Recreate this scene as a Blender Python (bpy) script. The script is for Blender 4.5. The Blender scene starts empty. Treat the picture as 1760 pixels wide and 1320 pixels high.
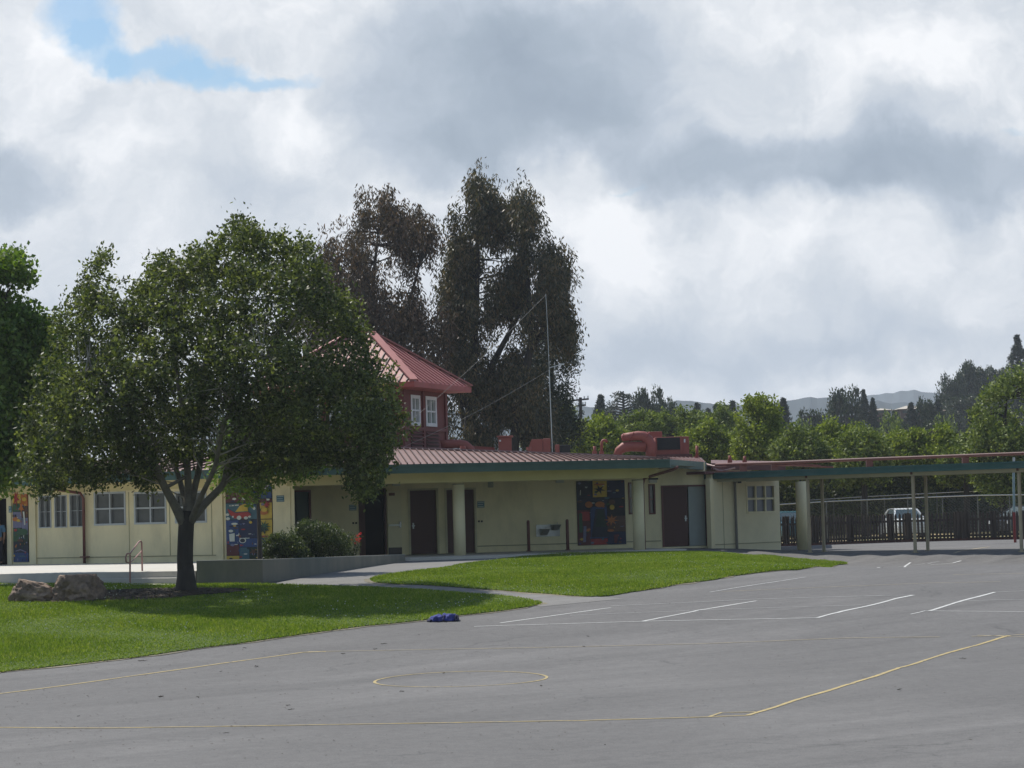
import bpy, bmesh, math, random
import numpy as np
from mathutils import Vector, noise as mnoise
R = math.radians
random.seed(7)
# ------------------------------------------------------------------ camera, sky, sun, exposure
FPX, HCAM, ROLL = 4200.0, 1.39, R(1.5)
PITCH = math.atan(220.0 / FPX)
C = bpy.context.scene.collection
scn = bpy.context.scene
cP, sP, cR, sR = math.cos(PITCH), math.sin(PITCH), math.cos(ROLL), math.sin(ROLL)
FW = Vector((0, cP, sP)); UP = Vector((0, -sP, cP)); RT = Vector((1, 0, 0))
cam_r = RT * cR - UP * sR; cam_u = RT * sR + UP * cR
cd = bpy.data.cameras.new('camera'); cam = bpy.data.objects.new('camera', cd); C.objects.link(cam)
from mathutils import Matrix
m = Matrix((cam_r, cam_u, -FW)).transposed().to_4x4(); m.translation = Vector((0, 0, HCAM))
cam.matrix_world = m
cd.sensor_width = 36; cd.lens = 36 * FPX / 1760; cd.clip_end = 30000; cd.clip_start = 0.5
scn.camera = cam
scn.view_settings.view_transform = 'Standard'; scn.view_settings.look = 'None'
scn.view_settings.exposure = 0.15; scn.view_settings.gamma = 1
SUN_TO = Vector((-0.36, 0.46, 0.81)).normalized()      # towards the sun: behind and to the left
SUN_EL = math.asin(SUN_TO.z); SUN_AZ = math.atan2(SUN_TO.x, SUN_TO.y)
sl = bpy.data.lights.new('sun', 'SUN'); sl.energy = 4.8; sl.angle = R(0.55); sl.color = (1, 0.95, 0.87)
sun = bpy.data.objects.new('sun', sl); C.objects.link(sun)
sun.rotation_euler = SUN_TO.to_track_quat('Z', 'Y').to_euler(); sun.location = (0, 0, 60)

def ray(u, v):
    dx, dy = u - 880.0, 660.0 - v
    x = dx * cR + dy * sR; y = -dx * sR + dy * cR
    return RT * x + UP * y + FW * FPX
def P(u, v, d):
    r = ray(u, v); return Vector((r.x, r.y, r.z)) * (d / r.y) + Vector((0, 0, HCAM))

class NT:
    """tiny helper around a node tree"""
    def __init__(s, nt): s.t = nt; nt.nodes.clear()
    def n(s, typ, **kw):
        nd = s.t.nodes.new(typ)
        for k, v in kw.items():
            if k.startswith('i_'): nd.inputs[int(k[2:])].default_value = v
            else: setattr(nd, k, v)
        return nd
    def l(s, a, b): s.t.links.new(a, b)
    def math(s, op, a, b=None, clamp=False):
        nd = s.n('ShaderNodeMath', operation=op); nd.use_clamp = clamp
        for i, x in enumerate((a, b)):
            if x is None: continue
            if isinstance(x, (int, float)): nd.inputs[i].default_value = x
            else: s.l(x, nd.inputs[i])
        return nd.outputs[0]
    def vec(s, op, a, b=None):
        nd = s.n('ShaderNodeVectorMath', operation=op)
        for i, x in enumerate((a, b)):
            if x is None: continue
            if isinstance(x, (tuple, Vector)): nd.inputs[i].default_value = x
            else: s.l(x, nd.inputs[i])
        return nd.outputs[1] if op == 'LENGTH' else nd.outputs[0]
    def noise(s, vec, scale, detail=4, rough=0.55, dist=0.0):
        nd = s.n('ShaderNodeTexNoise'); nd.inputs['Scale'].default_value = scale
        nd.inputs['Detail'].default_value = detail; nd.inputs['Roughness'].default_value = rough
        nd.inputs['Distortion'].default_value = dist
        if vec is not None: s.l(vec, nd.inputs['Vector'])
        return nd
    def ramp(s, fac, stops):
        nd = s.n('ShaderNodeValToRGB'); e = nd.color_ramp.elements
        while len(e) < len(stops): e.new(0.5)
        for i, (p, c) in enumerate(stops):
            e[i].position = p; e[i].color = (*c, 1) if len(c) == 3 else c
        s.l(fac, nd.inputs[0]); return nd.outputs[0]
    def mix(s, fac, a, b, typ='MIX'):
        nd = s.n('ShaderNodeMix', data_type='RGBA', blend_type=typ)
        for i, x in ((0, fac), (6, a), (7, b)):
            if isinstance(x, (int, float)): nd.inputs[i].default_value = x
            elif isinstance(x, tuple): nd.inputs[i].default_value = (*x[:3], 1)
            else: s.l(x, nd.inputs[i])
        return nd.outputs[2]

# ---- world: Nishita sky with broken cumulus, laid out over direction
w = bpy.data.worlds.new('World'); scn.world = w; w.use_nodes = True
T = NT(w.node_tree)
tc = T.n('ShaderNodeTexCoord'); sep = T.n('ShaderNodeSeparateXYZ'); T.l(tc.outputs['Generated'], sep.inputs[0])
yy = T.math('MAXIMUM', T.math('ABSOLUTE', sep.outputs[1]), 0.25)
qx = T.math('DIVIDE', sep.outputs[0], yy); qz = T.math('DIVIDE', sep.outputs[2], yy)
comb = T.n('ShaderNodeCombineXYZ'); T.l(qx, comb.inputs[0]); T.l(qz, comb.inputs[1]); q0 = comb.outputs[0]
def centred(nd, amt):
    a = T.vec('SUBTRACT', nd.outputs['Color'], (0.5, 0.5, 0.5)); return T.vec('MULTIPLY', a, (amt, amt, 0))
q1 = T.vec('ADD', q0, centred(T.noise(q0, 22, 5, 0.6), 0.052))
q1 = T.vec('ADD', q1, centred(T.noise(q0, 8, 2, 0.5), 0.045))
def blob(u, v, ru, rv, gain, inner=0.0, src=None):
    r = ray(u, v); cx, cz = r.x / r.y, r.z / r.y
    a = T.vec('SUBTRACT', src or q1, (cx, cz, 0)); a = T.vec('MULTIPLY', a, (FPX / ru, FPX / rv, 0))
    ln = T.vec('LENGTH', a)
    mr = T.n('ShaderNodeMapRange', interpolation_type='SMOOTHSTEP'); T.l(ln, mr.inputs[0])
    mr.inputs[1].default_value = 1.0; mr.inputs[2].default_value = inner; mr.inputs[3].default_value = 0; mr.inputs[4].default_value = gain
    return mr.outputs[0]
shade = None
BL = [(0, 295, 165, 95, -.50, .3), (800, 120, 300, 250, -.42, .2), (1020, 110, 280, 190, -.36, .2), (1000, 235, 320, 110, -.26, .2), (1350, 285, 430, 80, -.40, .3),
      (1660, 310, 360, 90, -.42, .25), (1600, 215, 220, 70, -.16), (770, 270, 190, 90, -.26), (1200, 600, 560, 90, -.24), (1110, 560, 200, 120, -.14), (60, 520, 260, 70, -.12), (440, 320, 230, 70, -.10), (1500, 600, 420, 60, -.14),
      (1480, 130, 240, 90, .14), (90, 110, 200, 110, .18), (520, 220, 150, 90, .22), (190, 270, 120, 80, .14), (1000, 290, 70, 50, .22), (1040, 390, 170, 110, .26), (1300, 420, 340, 90, .20), (1080, 480, 120, 90, .14), (1640, 60, 230, 110, .16), (1330, 50, 180, 60, .08),
      (1600, 460, 200, 80, .08), (1000, 690, 240, 26, .14), (1500, 660, 300, 26, .10)]
for b in BL:
    o = blob(*b); shade = o if shade is None else T.math('ADD', shade, o)
nz = T.noise(q1, 30, 8, 0.62).outputs[0]; nz2 = T.noise(q1, 11, 5, 0.6).outputs[0]
det = T.math('ADD', T.math('MULTIPLY', T.math('SUBTRACT', nz, 0.5), .62), T.math('MULTIPLY', T.math('SUBTRACT', nz2, 0.5), 0.50))
br = T.math('ADD', T.math('ADD', shade, det), 0.785)
ccol = T.ramp(br, [(0.0, (.27, .33, .41)), (0.28, (.345, .41, .49)), (0.52, (.46, .52, .60)), (0.75, (.63, .67, .72)), (1.0, (.90, .91, .93))])
q2 = T.vec('ADD', q0, centred(T.noise(q0, 30, 6, 0.62), 0.032))
hole = None
for b in [(140, 20, 85, 80, 1.0, .3), (175, 80, 70, 50, .9, .3), (265, 105, 110, 42, 1.0, .3), (360, 130, 110, 36, 1.0, .3), (460, 150, 110, 24, .9, .2), (1085, 320, 60, 10, .4, .2), (1745, 230, 30, 12, .4, .2)]:
    o = blob(*b, src=q2); hole = o if hole is None else T.math('ADD', hole, o)
hole = T.math('MINIMUM', T.math('MULTIPLY', T.math('SUBTRACT', hole, 0.10), .95, True), 0.96)
away = T.n('ShaderNodeMapRange', interpolation_type='SMOOTHSTEP'); T.l(sep.outputs[1], away.inputs[0])
away.inputs[1].default_value = .93; away.inputs[2].default_value = .78; away.inputs[3].default_value = 0; away.inputs[4].default_value = 1
broken = T.ramp(T.noise(tc.outputs['Generated'], 2.6, 5, .6).outputs[0], [(.50, (1, 1, 1)), (.66, (0, 0, 0))])
hole = T.math('MAXIMUM', hole, T.math('MULTIPLY', away.outputs[0], broken))
sky = T.n('ShaderNodeTexSky', sky_type='NISHITA'); sky.sun_disc = False
sky.sun_elevation = SUN_EL; sky.sun_rotation = SUN_AZ; sky.air_density = 1.3; sky.ozone_density = 2.0
bs = T.n('ShaderNodeBackground'); T.l(T.mix(1.0, sky.outputs[0], (.66, .84, 1.0), 'MULTIPLY'), bs.inputs[0]); bs.inputs[1].default_value = 0.10
bc = T.n('ShaderNodeBackground'); T.l(ccol, bc.inputs[0]); bc.inputs[1].default_value = 1.0
mx = T.n('ShaderNodeMixShader'); T.l(hole, mx.inputs[0]); T.l(bc.outputs[0], mx.inputs[1]); T.l(bs.outputs[0], mx.inputs[2])
ow = T.n('ShaderNodeOutputWorld'); T.l(mx.outputs[0], ow.inputs[0])

# ------------------------------------------------------------------ materials
MATS = {}
def mat(name, col, rough=0.7, var=0.12, vscale=3.0, metal=0.0, spec=0.4, dirt=0.0, dscale=1.0, bump=0.0, bscale=40, stretch=(1, 1, 1), dirtcol=None):
    if name in MATS: return MATS[name]
    M = bpy.data.materials.new(name); M.use_nodes = True; MATS[name] = M
    t = NT(M.node_tree); g = t.n('ShaderNodeTexCoord').outputs['Object']
    g = t.vec('MULTIPLY', g, stretch)
    n1 = t.noise(g, vscale, 5, 0.6).outputs[0]
    a = tuple(max(0, c * (1 - var)) for c in col); b = tuple(min(1, c * (1 + var)) for c in col)
    c = t.ramp(n1, [(0.3, a), (0.7, b)])
    if dirt > 0:
        n2 = t.noise(g, dscale, 6, 0.65).outputs[0]
        f = t.ramp(n2, [(0.45, (0, 0, 0)), (0.75, (dirt, dirt, dirt))])
        dc = dirtcol or tuple(x * 0.55 for x in col)
        c = t.mix(f, c, dc)
    p = t.n('ShaderNodeBsdfPrincipled'); t.l(c, p.inputs['Base Color'])
    p.inputs['Roughness'].default_value = rough; p.inputs['Metallic'].default_value = metal
    p.inputs['Specular IOR Level'].default_value = spec
    if bump > 0:
        bn = t.n('ShaderNodeBump'); bn.inputs['Strength'].default_value = bump; bn.inputs['Distance'].default_value = 0.02 if bscale > 6 else .09
        t.l(t.noise(g, bscale, 5, 0.6).outputs[0], bn.inputs['Height']); t.l(bn.outputs[0], p.inputs['Normal'])
    o = t.n('ShaderNodeOutputMaterial'); t.l(p.outputs[0], o.inputs[0])
    return M
def leaf_mat(name, cols, rough=0.45, trans=0.3, spec=0.4):
    if name in MATS: return MATS[name]
    M = bpy.data.materials.new(name); M.use_nodes = True; MATS[name] = M
    t = NT(M.node_tree); ge = t.n('ShaderNodeNewGeometry'); tc = t.n('ShaderNodeTexCoord')
    nn = t.noise(tc.outputs['Object'], 0.7, 3, 0.6).outputs[0]
    f = t.math('ADD', t.math('MULTIPLY', ge.outputs['Random Per Island'], 0.6), t.math('MULTIPLY', nn, 0.5))
    c = t.ramp(f, [(0.12 + 0.76 * i / (len(cols) - 1), cols[i]) for i in range(len(cols))])
    p = t.n('ShaderNodeBsdfPrincipled'); t.l(c, p.inputs['Base Color']); p.inputs['Roughness'].default_value = rough
    p.inputs['Specular IOR Level'].default_value = spec
    tr = t.n('ShaderNodeBsdfTranslucent'); c2 = t.mix(1.0, c, (1.25, 1.3, 0.55), 'MULTIPLY'); t.l(c2, tr.inputs[0])
    ms = t.n('ShaderNodeMixShader'); ms.inputs[0].default_value = trans; t.l(p.outputs[0], ms.inputs[1]); t.l(tr.outputs[0], ms.inputs[2])
    o = t.n('ShaderNodeOutputMaterial'); t.l(ms.outputs[0], o.inputs[0]); return M

cream = mat('cream_stucco', (.77, .68, .43), .85, .06, 1.2, dirt=.55, dscale=1.1, bump=.25, stretch=(1, 1, .45), dirtcol=(.42, .38, .24))
cream2 = mat('cream_panel', (.72, .65, .43), .8, .04, 1.0, dirt=.3, dscale=.9, bump=.15)
beamc = mat('cream_beam', (.64, .56, .29), .8, .05, 1.0, dirt=.3, dscale=.7)
teal = mat('teal_fascia', (.034, .078, .062), .5, .10, 1.5, dirt=.3, dscale=1.5, dirtcol=(.09, .15, .13))
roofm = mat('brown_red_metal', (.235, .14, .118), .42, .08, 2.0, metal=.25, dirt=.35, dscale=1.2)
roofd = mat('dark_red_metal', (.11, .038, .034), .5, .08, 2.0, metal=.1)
seamd = mat('seam_shadow_flashing', (.06, .025, .022), .6, .1, 3)  # near-black seams paint in their shadow lines; vent flashing shares it
towr = mat('tower_roof_glare_pink', (.38, .15, .13), .62, .06, 2.0, metal=.0, dirt=.25, dscale=1.5)  # pale pink carries the sky glare in the base colour
tww = mat('tower_red_paint', (.15, .04, .034), .7, .1, 2.0, dirt=.3, dscale=2)
eqr = mat('equipment_red_paint', (.27, .075, .058), .6, .12, 2.0, dirt=.45, dscale=3.5, dirtcol=(.2, .06, .045))
doorm = mat('door_brown_red', (.085, .035, .027), .6, .12, 2.0, stretch=(1, 1, .3), dirt=.3, dscale=2)
doorg = mat('door_grey', (.26, .29, .27), .55, .06, 2.0)
doort = mat('door_green', (.05, .085, .07), .5, .1, 2.0)
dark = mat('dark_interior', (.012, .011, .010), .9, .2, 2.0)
glass = mat('window_glass', (.075, .078, .08), .12, .3, 1.5, spec=.7)
glass2 = mat('tower_glass', (.16, .20, .17), .10, .5, 3.0, spec=.8)
white = mat('white_frame', (.62, .63, .62), .5, .04, 3)
greyf = mat('grey_frame', (.42, .45, .46), .5, .05, 3)
metalg = mat('galvanised', (.45, .46, .45), .4, .1, 5, metal=.6)
steel = mat('fountain_steel', (.33, .34, .34), .32, .15, 5, metal=.7)
conc = mat('concrete', (.50, .475, .42), .85, .07, 1.2, dirt=.5, dscale=.9, bump=.2, dirtcol=(.45, .42, .36))
conw = mat('concrete_wall', (.21, .195, .155), .9, .14, .9, dirt=.75, dscale=1.6, bump=.3, stretch=(1, 1, .5), dirtcol=(.14, .14, .12))
conr = mat('concrete_riser', (.50, .47, .42), .9, .10, 1.5, dirt=.6, dscale=1.5, dirtcol=(.24, .23, .21))
bark = mat('bark', (.048, .040, .032), .9, .35, 4, bump=1.0, bscale=12, stretch=(1, 1, .25), dirt=.5, dscale=6)
barkl = mat('bark_pale', (.17, .15, .12), .9, .3, 4, bump=.6, bscale=14, stretch=(1, 1, .4))
fencem = mat('weathered_fence_wood', (.060, .045, .034), .9, .35, 3, stretch=(1, 1, .2), dirt=.5, dscale=2)
postm = mat('post_paint', (.38, .32, .21), .6, .08, 2, dirt=.4, dscale=3)
brown = mat('pipe_brown', (.15, .055, .045), .55, .12, 3)
signb = mat('sign_blue', (.10, .19, .22), .5, .1, 4)
signw = mat('sign_pale', (.42, .50, .50), .5, .06, 4)
black = mat('black_grille', (.008, .008, .01), .5, .3, 8)

def ground_mat(name, base, light, darkc, streak=(0.25, 1.4), grain=0.25, pts=None, bump=.3):
    M = bpy.data.materials.new(name); M.use_nodes = True; MATS[name] = M
    t = NT(M.node_tree); g = t.n('ShaderNodeTexCoord').outputs['Object']
    rot = t.n('ShaderNodeVectorRotate'); t.l(g, rot.inputs[0]); rot.inputs['Angle'].default_value = R(-38)
    s = t.vec('MULTIPLY', rot.outputs[0], (streak[0], streak[1], 1))
    a = t.noise(s, .55, 6, .62, .8).outputs[0]; b = t.noise(g, 45, 3, .7).outputs[0]; c0 = t.noise(g, .16, 4, .6).outputs[0]; e = t.noise(g, 5.5, 5, .7).outputs[0]
    col = t.ramp(a, [(.30, darkc), (.5, base), (.72, light)])
    col = t.mix(t.ramp(c0, [(.38, (.55, .55, .55)), (.62, (0, 0, 0))]), col, darkc)
    gr = t.ramp(b, [(.3, (1 - grain,) * 3), (.7, (1 + grain,) * 3)]); col = t.mix(1.0, col, gr, 'MULTIPLY')
    sp = t.ramp(e, [(.3, (.86, .86, .86)), (.6, (1.06, 1.06, 1.05))]); col = t.mix(1.0, col, sp, 'MULTIPLY')
    if name == 'asphalt':
        wv = t.vec('ADD', g, t.vec('MULTIPLY', t.noise(g, .9, 4, .6).outputs['Color'], (1.6, 1.6, 0)))
        vo = t.n('ShaderNodeTexVoronoi', feature='DISTANCE_TO_EDGE'); vo.inputs['Scale'].default_value = .16; t.l(wv, vo.inputs['Vector'])
        ck = t.math('MULTIPLY', t.ramp(vo.outputs['Distance'], [(.0, (1, 1, 1)), (.006, (0, 0, 0))]), t.ramp(t.noise(g, .35, 2).outputs[0], [(.5, (0, 0, 0)), (.6, (.5, .5, .5))]))
        col = t.mix(ck, col, (.05, .05, .05))
        st = t.ramp(t.noise(s, 1.9, 5, .7, 1.5).outputs[0], [(.60, (0, 0, 0)), (.74, (.45, .45, .45))]); col = t.mix(st, col, (.095, .094, .095))
    p = t.n('ShaderNodeBsdfPrincipled'); t.l(col, p.inputs['Base Color']); p.inputs['Roughness'].default_value = .9; p.inputs['Specular IOR Level'].default_value = .25
    bn = t.n('ShaderNodeBump'); bn.inputs['Strength'].default_value = bump; bn.inputs['Distance'].default_value = .01; t.l(b, bn.inputs['Height']); t.l(bn.outputs[0], p.inputs['Normal'])
    o = t.n('ShaderNodeOutputMaterial'); t.l(p.outputs[0], o.inputs[0]); return M
asph = ground_mat('asphalt', (.138, .134, .131), (.162, .157, .153), (.110, .107, .105))
pathm = ground_mat('path_concrete', (.185, .18, .172), (.215, .21, .20), (.155, .15, .142), grain=.12)
soilm = ground_mat('mulch_soil', (.050, .040, .026), (.09, .068, .042), (.04, .028, .02), (1, 1), .5)
dirtm = ground_mat('dry_ground', (.30, .22, .12), (.42, .30, .17), (.12, .14, .04), (1, 1), .4)
edgem = ground_mat('dirt_edge', (.21, .185, .13), (.26, .23, .17), (.13, .12, .09), (1, 1), .4)
lawnm = ground_mat('lawn_soil_green', (.066, .105, .013), (.10, .145, .019), (.046, .078, .011), (.8, 1.4), .35)
farg = ground_mat('far_green', (.035, .055, .02), (.06, .08, .03), (.02, .03, .012), (1, 1), .3)
grassm = leaf_mat('grass_blades', [(.076, .126, .013), (.125, .195, .020), (.18, .255, .032), (.31, .34, .08)], .7, .35, .12)

# ------------------------------------------------------------------ object helpers
ORG = {}
def thing(name, label, cat, loc=(0, 0, 0), group=None):
    o = bpy.data.objects.new(name, None); C.objects.link(o); o.location = loc; o.empty_display_size = .3
    o['label'] = label; o['category'] = cat
    if group: o['group'] = group
    ORG[o.name] = Vector(loc); return o
def tag(o, label, cat, group=None):
    o['label'] = label; o['category'] = cat
    if group: o['group'] = group
    return o
def dup(o, loc, label=None, rz=None, scale=None):
    def rec(s, par):
        c = s.copy(); C.objects.link(c); c.parent = par
        for ch in s.children: rec(ch, c)
        return c
    r = rec(o, None); r.location = loc
    if rz is not None: r.rotation_euler = (0, 0, rz)
    if scale is not None: r.scale = scale
    if label: r['label'] = label
    return r
class MB:
    def __init__(s): s.v = []; s.f = []; s.mi = []; s.cur = 0
    def quad(s, *pts):
        i = len(s.v); s.v += [Vector(p) for p in pts]; s.f.append(tuple(range(i, i + len(pts)))); s.mi.append(s.cur); return s
    def hexa(s, p):           # 8 corners: bottom 4 ccw, top 4
        i = len(s.v); s.v += [Vector(x) for x in p]
        for f in ((3, 2, 1, 0), (4, 5, 6, 7), (0, 1, 5, 4), (1, 2, 6, 5), (2, 3, 7, 6), (3, 0, 4, 7)):
            s.f.append(tuple(i + k for k in f)); s.mi.append(s.cur)
        return s
    def box(s, x0, x1, y0, y1, z0, z1):
        return s.hexa([(x0, y0, z0), (x1, y0, z0), (x1, y1, z0), (x0, y1, z0), (x0, y0, z1), (x1, y0, z1), (x1, y1, z1), (x0, y1, z1)])
    def tube(s, pts, r, n=10, cap=True):
        pts = [Vector(p) for p in pts]; rs = r if isinstance(r, (list, tuple)) else [r] * len(pts)
        rings = []; ref = None
        for k, p in enumerate(pts):
            t = (pts[min(k + 1, len(pts) - 1)] - pts[max(k - 1, 0)]).normalized()
            if ref is None: ref = Vector((1, 0, 0)) if abs(t.x) < .8 else Vector((0, 1, 0))
            a = (ref - t * ref.dot(t)).normalized(); b = t.cross(a); ref = a
            i = len(s.v); s.v += [p + (a * math.cos(2 * math.pi * j / n) + b * math.sin(2 * math.pi * j / n)) * rs[k] for j in range(n)]
            rings.append(i)
        for A, B in zip(rings, rings[1:]):
            for j in range(n): s.f.append((A + j, A + (j + 1) % n, B + (j + 1) % n, B + j)); s.mi.append(s.cur)
        if cap:
            s.f.append(tuple(rings[0] + j for j in reversed(range(n)))); s.mi.append(s.cur)
            s.f.append(tuple(rings[-1] + j for j in range(n))); s.mi.append(s.cur)
        return s
    def bar(s, a, b, w, h=None):
        a, b = Vector(a), Vector(b); h = h or w; t = (b - a).normalized()
        sx = t.cross(Vector((0, 0, 1)));
        if sx.length < .05: sx = Vector((1, 0, 0))
        sx.normalize(); sz = sx.cross(t).normalized(); sx *= w / 2; sz *= h / 2
        return s.hexa([a - sx - sz, a + sx - sz, b + sx - sz, b - sx - sz, a - sx + sz, a + sx + sz, b + sx + sz, b - sx + sz])
    def build(s, name, mats, parent=None, smooth=False, kind=None, label=None):
        org = ORG[parent.name] if parent is not None else Vector((0, 0, 0))
        me = bpy.data.meshes.new(name); me.from_pydata([tuple(v - org) for v in s.v], [], s.f)
        if not isinstance(mats, (list, tuple)): mats = [mats]
        for mm in mats: me.materials.append(mm)
        me.polygons.foreach_set('material_index', s.mi)
        if smooth: me.polygons.foreach_set('use_smooth', [True] * len(me.polygons))
        me.update()
        o = bpy.data.objects.new(name, me); C.objects.link(o); o.parent = parent; ORG[o.name] = org
        if kind: o['kind'] = kind
        if label: o['label'] = label
        return o
def bevel(o, w=.01, seg=2):
    b = o.modifiers.new('bevel', 'BEVEL'); b.width = w; b.segments = seg; b.limit_method = 'ANGLE'; return o

# ------------------------------------------------------------------ terrain
TY = [0, 20, 30, 40, 45, 50, 55, 60, 63.4, 66.5, 71, 75, 79, 81, 96, 104, 400]
TZ = [-2.0, -1.9, -1.76, -1.63, -1.595, -1.37, -1.0, -.70, -.50, -.345, -.25, -.16, -.09, -.06, -.06, -.38, -.40]
def sst(a, b, x):
    t = min(1, max(0, (x - a) / (b - a))); return t * t * (3 - 2 * t)
def zraw(X, Y):
    z = sum(float(np.interp(Y + o, TY, TZ)) for o in (-1.5, -.5, .5, 1.5)) / 4
    w_ = sst(6, 11, X) * (1 - sst(96, 104, Y)); D = Y - (86 - .87 * (X - 9))
    return z + w_ * (-.54 * sst(65, 75.5, Y) + .29 * sst(-2.3, .1, D)) if Y < 200 else -.4
_zc = {}
def zg(i, j):
    k = (i, j)
    if k not in _zc: _zc[k] = zraw(i, j)
    return _zc[k]
def zT(X, Y):
    i, j = math.floor(X), math.floor(Y); fx, fy = X - i, Y - j
    a, b, c, d = zg(i, j), zg(i + 1, j), zg(i, j + 1), zg(i + 1, j + 1)
    return a + fx * (b - a) + fy * (d - b) if fx >= fy else a + fy * (c - a) + fx * (d - c)
def G(u, v, off=0.0):
    r = ray(u, v); k = r.z / r.y; kx = r.x / r.y; a = 18.0; b = None; y = a
    while y < 190:
        if HCAM + k * y < zT(kx * y, y): b = y; break
        a = y; y += .5
    if b is None: b = a = 190
    for _ in range(24):
        mm = (a + b) / 2
        if HCAM + k * mm < zT(kx * mm, mm): b = mm
        else: a = mm
    return Vector((kx * b, b, zT(kx * b, b) + off))
gx = [-3000, -2000, -600, -200, -90] + list(range(-50, 51)) + [90, 200, 600, 2000, 3000]
gy = [-30, -15, -5] + list(range(0, 146)) + [190, 300, 600, 1500, 3400]
vs = [(x, y, zraw(min(max(x, -50), 50), min(max(y, 0), 190))) for y in gy for x in gx]
nx = len(gx); fs = [f for j in range(len(gy) - 1) for i in range(nx - 1) for f in ((j * nx + i, j * nx + i + 1, (j + 1) * nx + i + 1), (j * nx + i, (j + 1) * nx + i + 1, (j + 1) * nx + i))]
me = bpy.data.meshes.new('ground'); me.from_pydata(vs, [], fs); me.materials.append(asph)
o = bpy.data.objects.new('ground', me); C.objects.link(o); o['kind'] = 'structure'

def catmull(pts, n=5):
    out = []; N = len(pts)
    for i in range(N):
        p0, p1, p2, p3 = (pts[(i + k - 1) % N] for k in range(4))
        for j in range(n):
            t = j / n
            out.append(tuple(.5 * (2 * p1[k] + (p2[k] - p0[k]) * t + (2 * p0[k] - 5 * p1[k] + 4 * p2[k] - p3[k]) * t * t + (3 * p1[k] - p0[k] - 3 * p2[k] + p3[k]) * t ** 3) for k in range(len(p1))))
    return out
def sheet(name, poly, off, material, flat=None, smooth=False, skirt=0.0):
    bm = bmesh.new(); vv = [bm.verts.new((p[0], p[1], 0)) for p in poly]; bm.faces.new(vv)
    xs = [p[0] for p in poly]; ys = [p[1] for p in poly]
    if flat is None:
        for a, lo, hi in ((0, min(xs), max(xs)), (1, min(ys), max(ys))):
            for k in range(math.ceil(lo), math.floor(hi) + 1):
                co = Vector((k, 0, 0)) if a == 0 else Vector((0, k, 0)); no = Vector((1, 0, 0)) if a == 0 else Vector((0, 1, 0))
                bmesh.ops.bisect_plane(bm, geom=bm.verts[:] + bm.edges[:] + bm.faces[:], plane_co=co, plane_no=no)
        for k in range(math.floor(min(xs) - max(ys)), math.ceil(max(xs) - min(ys)) + 1):
            bmesh.ops.bisect_plane(bm, geom=bm.verts[:] + bm.edges[:] + bm.faces[:], plane_co=Vector((k, 0, 0)), plane_no=Vector((1, -1, 0)).normalized())
    for v in bm.verts: v.co.z = (zT(v.co.x, v.co.y) + off) if flat is None else flat
    bmesh.ops.recalc_face_normals(bm, faces=bm.faces)
    if sum(f.normal.z for f in bm.faces) < 0: bmesh.ops.reverse_faces(bm, faces=bm.faces)
    if skirt:
        ed = [e for e in bm.edges if len(e.link_faces) == 1]
        r = bmesh.ops.extrude_edge_only(bm, edges=ed)
        for v in r['geom']:
            if isinstance(v, bmesh.types.BMVert): v.co.z -= skirt
    me = bpy.data.meshes.new(name); bm.to_mesh(me); bm.free(); me.materials.append(material)
    o = bpy.data.objects.new(name, me); C.objects.link(o); o['kind'] = 'structure'; ORG[o.name] = Vector(); return o
def dens(pts, n=3): return [(a[0] + (b[0] - a[0]) * k / n, a[1] + (b[1] - a[1]) * k / n) for a, b in zip(pts, pts[1:] + pts[:1]) for k in range(n)]
def gp(pts): return [tuple(G(u, v)[:2]) for u, v in pts]
path_px = [(335, 1003), (470, 1003.5), (560, 985), (697, 966), (740, 958.5), (900, 956), (740, 982), (660, 994), (650, 1001), (700, 1005), (830, 1013), (1010, 1025), (1075, 1029), (930, 1043), (860, 1030), (700, 1015), (560, 1009), (335, 1010)]
sheet('concrete_path', gp(path_px), .006, pathm)
L1 = [(-90, 1004), (160, 1005), (330, 1005), (560, 1008), (700, 1013.5), (860, 1026), (915, 1034), (926, 1040), (800, 1058), (600, 1081), (400, 1108), (200, 1134), (0, 1157), (-90, 1168)]
L2 = [(636, 998), (660, 991), (740, 980), (840, 965), (900, 957.5), (960, 953), (1100, 950.5), (1210, 949), (1300, 956), (1400, 963), (1450, 967.5), (1430, 973), (1300, 985), (1200, 1000), (1100, 1016), (1015, 1026), (900, 1019), (760, 1008), (655, 1003)]
lawn1 = catmull(gp([q[:2] for q in dens(catmull(L1, 3), 1)]), 2); lawn2 = catmull(gp([q[:2] for q in dens(catmull(L2, 3), 1)]), 2)
def wob(poly, a, s):
    return [(x + a * mnoise.noise(Vector((x * s, y * s, 1.3))), y + a * mnoise.noise(Vector((x * s, y * s, 7.7)))) for x, y in poly]
def grow(poly, a):
    cx = sum(p[0] for p in poly) / len(poly); cy = sum(p[1] for p in poly) / len(poly); out = []
    N = len(poly)
    for i in range(N):
        p, q = poly[i - 1], poly[(i + 1) % N]; t = Vector((q[0] - p[0], q[1] - p[1])); t.normalize() if t.length else None
        nrm = Vector((t.y, -t.x)); c = Vector((poly[i][0] - cx, poly[i][1] - cy))
        out.append((nrm, c))
    area = sum(poly[i - 1][0] * poly[i][1] - poly[i][0] * poly[i - 1][1] for i in range(N))
    sg = 1 if area > 0 else -1
    return [(poly[i][0] + out[i][0].x * a * sg, poly[i][1] + out[i][0].y * a * sg) for i in range(N)]
sheet('soil_edge', wob(grow(lawn1, .13), .2, 1.6), .010, edgem)
sheet('soil_edge', wob(grow(lawn2, .11), .2, 1.6), .010, edgem)
sheet('lawn', wob(lawn1, .15, 1.1), .03, lawnm, skirt=.03); sheet('lawn', wob(lawn2, .15, 1.1), .03, lawnm, skirt=.03)
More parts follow.
